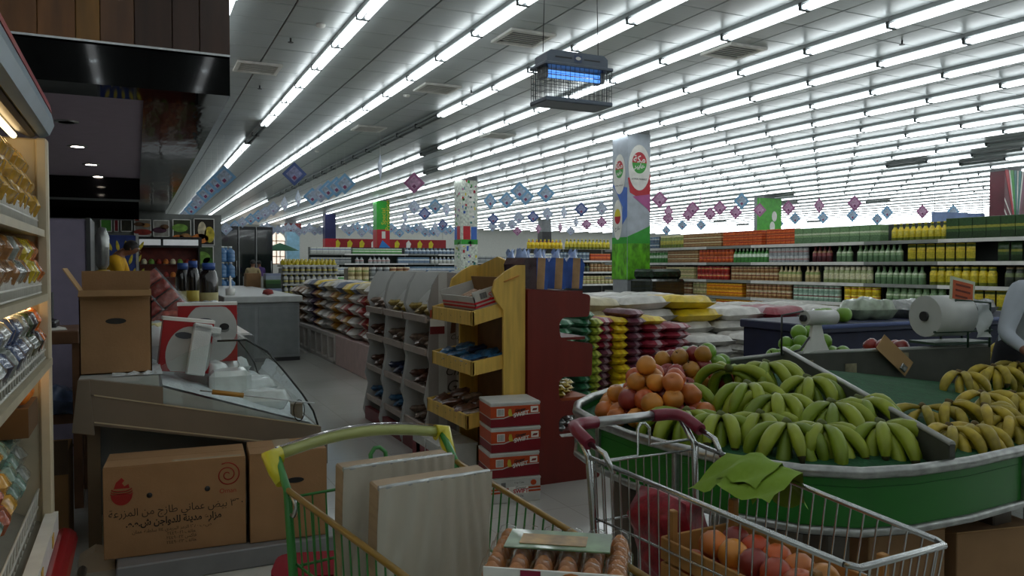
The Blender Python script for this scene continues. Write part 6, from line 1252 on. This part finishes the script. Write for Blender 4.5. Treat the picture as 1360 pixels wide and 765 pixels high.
# ------------------------------------------------------------------ shopping trolleys
def trolley(label, loc, rz, w0, w1, L, zr0, zr1, mw, mr, style):
    t = thing('shopping_trolley', label, 'trolley', loc, rz)
    P = lambda s, u, v: (s*((w0+(w1-w0)*u)/2*(1-.14*(1-v))), .03+u*L*(1-.06*(1-v)), (zr0+(zr1-zr0)*u)*v + (.44+.06*u)*(1-v))
    for s in (-1, 1): MB().path([P(s, 0, 1), P(s, .5, 1), P(s, .97, 1)], .0078, 8).build('rim_tube', mr, t)
    MB().path([P(-1, .97, 1), P(-.92, 1, 1), P(.92, 1, 1), P(1, .97, 1)], .0078, 8).build('nose_rim', mr if style else mw, t)
    for s in (-1, 1):
        nw = 22
        for i in range(nw): u = (i+.5)/nw; MB().path([P(s, u, 1), P(s, u, 0)], .0024, 4, caps=False).build('side_wire', mw, t)
        for v in (.62, .3, 0): MB().path([P(s, 0, v), P(s, 1, v)], .0035, 5).build('cross_wire', mw, t)
    for i in range(11): q = -1+2*(i+.5)/11; MB().path([P(q, 1, 1), P(q, 1, 0), P(q, .5, 0), P(q, 0, 0)], .0024, 4, caps=False).build('floor_wire', mw, t)
    for v in (.6, .3): MB().path([P(-1, 1, v), P(1, 1, v)], .003, 5).build('cross_wire', mw, t)
    for i in range(13): q = -1+2*(i+.5)/13; MB().path([(q*w0/2*.96, .03, zr0-.02), (q*w0/2*.9, .05, .46)], .0024, 4, caps=False).build('flap_wire', mw, t)
    for z in (zr0-.02, zr0-.2, .5): MB().path([(-w0/2*.96, .032, z), (w0/2*.96, .032, z)], .004, 5).build('flap_bar', mw, t)
    for s in (-1, 1):                         # posts, chassis, casters
        MB().path([(s*w0/2, -.05, 1.0), (s*w0/2, .03, zr0), (s*w0/2*.95, .07, .46), (s*w0/2*.95, .0, .2), (s*w0/2*.9, .35, .14), (s*w1/2, L, .14)], .011, 8).build('frame_tube', mr if style else mw, t)
        for y_ in (.03, L-.05):
            c = MB().lathe([(.05, -.012), (.06, -.008), (.06, .008), (.05, .012)], 16, M=RM((s*(w0 if y_ < .1 else w1)/2*.92, y_, .062), 0, pi/2)).build('caster_wheel', DARK, t)
            MB().cbox(-.018, .018, -.02, .02, .05, .14, .004, M=RM((s*(w0 if y_ < .1 else w1)/2*.92, y_, 0))).build('fork', STEEL, c)
    MB().path([(-w1/2, L-.1, .14), (w1/2, L-.1, .14)], .01, 6).build('axle_bar', mr, t)
    return t, P
GWIRE = mat('wire_green', '2f7a34', .4, coat=.2); RIMY = mat('rim_ochre', '8a6a22', .4, coat=.3); YC = mat('clamp_yellow', 'c8c022', .35, coat=.3)
t1, P1 = trolley('green wire trolley with yellow clamps holding wrapped boards', (.58, 2.1, 0), pi+.178, .5, .4, .86, .93, .86, GWIRE, RIMY, 0)
bow = [(-.25+.5*i/10, -.06-.02*math.sin(pi*i/10), 1.0+.028*math.sin(pi*i/10)) for i in range(11)]
MB().path(bow, .016, 10).build('handle_bar', mat('handle_pale_yellow', 'a9b06a', .35, coat=.4), t1)
MB().surf(lambda a, b: tuple(Vector(bow[int(round(a*10))]) + Vector((0, -.006+.012*b, .016+.012*b*0+.004))), 11, 2).build('handle_label', mat('label_maroon', '4a1a1a', .15, coat=.8), t1)
for s in (-1, 1): MB().path([(s*.25-s*.015, -.06, 1.0), (s*.25+s*.012, -.058, .998), (s*.258, -.03, .965), (s*.255, .0, .94)], [.024, .026, .02, .014], 10).build('clamp', YC, t1)
MB().path([(.245, .02, .9), (.245, .05, .92), (.245, .08, .9), (.245, .06, .87), (.245, .03, .87)], .006, 6, closed=True).build('lock_ring', STEEL, t1)
MB().path([(-.03, .03, .93), (-.03, .02, .985), (-.015, .015, 1.0), (.0, .015, 1.0), (.015, .02, .985), (.015, .03, .93)], .006, 6).build('wire_hook', GWIRE, t1)
RW = mat('grip_red', '7a1830', .4, coat=.2)
t2, P2 = trolley('chrome wire trolley with red grips holding a fruit crate', (1.43, 2.06, 0), pi+.04, .41, .3, .9, .92, .88, CHROME, CHROME, 1)
MB().path([(-.12, -.07, 1.0), (.12, -.07, 1.0)], .016, 10).build('handle_bar', STEEL, t2)
for s in (-1, 1):
    MB().path([(s*.11, -.07, 1.0), (s*.17, -.07, 1.0), (s*.205, -.055, .998), (s*.215, -.02, .99), (s*.215, .05, .965)], .02, 10).build('grip', RW, t2)
    MB().path([(s*.215, .05, .965), (s*.21, .12, .95), (s*.205, .16, .9)], .009, 8).build('handle_arm', CHROME, t2)
MB().path([(-.19, .02, .93), (-.03, .02, .93), (-.03, .02, .985), (-.015, .015, 1.0), (.0, .015, 1.0), (.015, .02, .985), (.015, .02, .9), (.19, .02, .9)], .005, 6).build('seat_hook', CHROME, t2)
# wrapped flat boards in the green trolley
for k, (x0, x1, y, z1, rx) in enumerate(((.46, .735, 1.70, 1.02, R(5)), (.42, .70, 1.84, 1.03, R(4)))):
    t = thing('wrapped_board', 'flat board pack wrapped in shiny clear film, %s one in the green trolley' % ('front', 'rear')[k], 'board pack', ((x0+x1)/2, y, .475), rot=(rx, 0, .1))
    MB().cbox(-(x1-x0)/2, (x1-x0)/2, 0, .055, 0, z1-.475, .004).build('board', mat('wood_board', '9a8468', .6, var=.2, stretch=(1, 1, 6)), t)
    MB().surf(lambda a, b: (-(x1-x0)/2*1.01+(x1-x0)*1.02*a, -.004-.006*abs(math.sin(19*a+5*b*(a-.3)+2.2*math.sin(3*b+4*a)))*(.4+.6*abs(math.sin(7*a+2*b))), .002+(z1-.475)*b), 70, 18).build('film_front', FILM, t)
    MB().path([(-(x1-x0)/2, .0, z1-.475), ((x1-x0)/2, 0, z1-.475)], .006, 6).build('film_fold', mat('film_bright', 'b6bab8', .12, .4), t)
# egg tray pack on top of a carton in the trolley nose
ec = at_z(742, 728, .9); t = thing('stock_carton', 'low carton in the trolley nose under the egg pack', 'carton', (ec.x-.03, ec.y+.02, .5), -.5); MB().cbox(-.12, .12, -.1, .1, 0, .34, .004).build('body', CARD2, t); MB().box(-.12, .12, -.004, .004, .34, .342).build('tape', TAPE, t)
t = thing('egg_pack', 'clear plastic pack of brown eggs with green and white label', 'egg pack', (ec.x, ec.y, .842), -.62)
EGG = mat('egg_brown', 'b8773e', .5, var=.15, vs=6); egg_me = MB().lathe([(0, 0), (.013, .004), (.02, .016), (.021, .026), (.016, .042), (.007, .052), (0, .054)], 10).mesh('egg', EGG)
for i in range(6):
    for j in range(5): put('egg', egg_me, t, (-.125+.05*i, -.1+.05*j, .006))
MB().cbox(-.155, .155, -.13, .13, 0, .012, .004).build('tray', CLEAR, t)
dome = MB().lathe([(.026, .015), (.025, .04), (.018, .06), (0, .067)], 10).mesh('dome', CLEAR)
for i in range(6):
    for j in range(5): put('lid_dome', dome, t, (-.125+.05*i, -.1+.05*j, .004))
MB().surf(lambda a, b: (-.155+.31*a, -.132, .005+.055*b), 2, 2).build('film_side', CLEAR, t)
MB().cbox(-.11, .11, -.05, .06, .07, .074, .001).build('printed_label', mat('label_green', '6f8a62', .35, var=.5, vs=12, coat=.4), t); MB().cbox(-.135, .14, -.137, -.133, .012, .062, .001).build('side_label', P_WHT, t)
MB().box(-.06, -.02, -.1385, -.137, .014, .06).build('printed_patch', mat('patch_crimson', '8e1c3c', .4), t); MB().box(.02, .14, -.1385, -.137, .014, .03).build('printed_grass', P_GRN, t); MB().prism([(.04+.025*math.cos(a), .04+.02*math.sin(a)) for a in [q*pi/6 for q in range(12)]], -.1395, -.137, 'y').build('printed_egg', EGG, t); MB().box(-.08, .06, -.03, .03, .0745, .0755).build('printed_picture', mat('pic_orange', 'a8844a', .4, var=.5, vs=20), t)
# stack of red hand baskets left of the green trolley
rb = at_z(402, 752, .66); BKR = mat('basket_red', '780c1c', .75, spec=.15)
for k in range(6):
    t = thing('hand_basket', 'red plastic hand basket, %s in the stack left of the green trolley' % ('bottom one', 'second', 'third', 'fourth', 'fifth', 'top one')[k], 'basket', (rb.x+.03, rb.y-.02, .112*k), -.3, 'stack of red hand baskets')
    MB().prism(rnd([(-.1, -.08), (.1, -.08), (.1, .08), (-.1, .08)], .04), 0, .093, 'z').build('tub', BKR, t); MB().prism(rnd([(-.112, -.09), (.112, -.09), (.112, .09), (-.112, .09)], .05), .093, .111, 'z').build('rim', BKR, t)
    MB().path([(-.108, 0, .105), (-.09, -.07, .106), (.09, -.07, .106), (.108, 0, .105)], .004, 6).build('handle', BLACK, t)
# wooden crate of nectarines, red sack and green cloth in the chrome trolley
CW_ = mat('crate_pine', 'a5763c', .7, var=.2, stretch=(1, 6, 1), vs=4)
cr = thing('fruit_crate', 'shallow pine fruit crate in the chrome trolley', 'crate', (1.425, 1.48, .6), .04)
for sx in (-.135, .125):
    for z0 in (.03, .1): MB().cbox(sx, sx+.01, -.26, .26, z0, z0+.06, .002).build('side_slat', CW_, cr)
for sy in (-.265, .255):
    for z0 in (.03, .1): MB().cbox(-.13, .13, sy, sy+.01, z0, z0+.06, .002).build('end_slat', CW_, cr)
for sx in (-.12, .1):
    for sy in (-.25, .23): MB().cbox(sx, sx+.022, sy, sy+.022, 0, .235, .003).build('corner_post', CW_, cr)
for q in range(4): MB().cbox(-.13, .13, -.24+q*.13, -.15+q*.13, .02, .03, .002).build('floor_slat', CW_, cr)
for i in range(3):
    for j in range(6): tag(put('nectarine', NEC[(i+j) % 5], None, (1.425-.075+.075*i, 1.3+.075*j, .692 + .004*((i*j) % 3)), (i, j, 0), .85), 'nectarine low in the pine crate, row %s from the handle, %s across' % (ordn(5-j), ordn(i)), 'nectarine', 'nectarines in the pine crate')
for i in range(2):
    for j in range(5): tag(put('nectarine', NEC[(i+2*j) % 5], None, (1.425-.04+.075*i, 1.34+.075*j, .752), (i, j, 0), .85), 'nectarine on top in the pine crate, row %s from the handle, %s across' % (ordn(4-j), ordn(i)), 'nectarine', 'nectarines in the pine crate')
tag(pillow(.3, .24, .16, 5, lump=.15, M=RM((0, 0, 0), 0, R(78))).build('net_sack', mat('net_red', '8a1424', .4, var=.4, vs=30, bump=.4, bs=30), None, (1.36, 1.9, .66)), 'red printed net sack upright behind the crate', 'sack')
gc = P2; CLOTH = mat('cloth_lime', '6f8f14', .75, var=.12, vs=5, bump=.15, bs=25)
t = thing('shopping_bag', 'lime green cloth bag draped over the trolley rim', 'bag', (1.63, 1.72, .0), .04)
def cl(a, b):   # a across the rim (inside to outside), b along it
    y = -.14+.28*b; s = (a-.45)*.36
    x = s*(.5 if abs(s) < .08 else .45) + .012*math.sin(8*b+6*a); z = .93 - max(0, abs(s)-.03)*.8 + .012*math.sin(11*b)*abs(s)*8
    if s < 0: x = s*1.0 ; z = .928 - .35*max(0, abs(s)-.03) - .1*b*abs(s)*2
    z += .02*math.exp(-((b-.62)/.06)**2)*min(1, abs(s)*9) - .035*max(0, b-.7)*abs(s)*10 + .008*math.sin(15*b+20*a)*min(1, abs(s)*8)
    return (x, y + .25*s*(1-b), z)
MB().surf(cl, 16, 14).build('cloth', CLOTH, t); MB().surf(lambda a, b: (lambda p: (p[0]+.004, p[1], p[2]+.008))(cl(.1+.5*a, .25+.5*b)), 8, 8).build('fold', CLOTH, t)
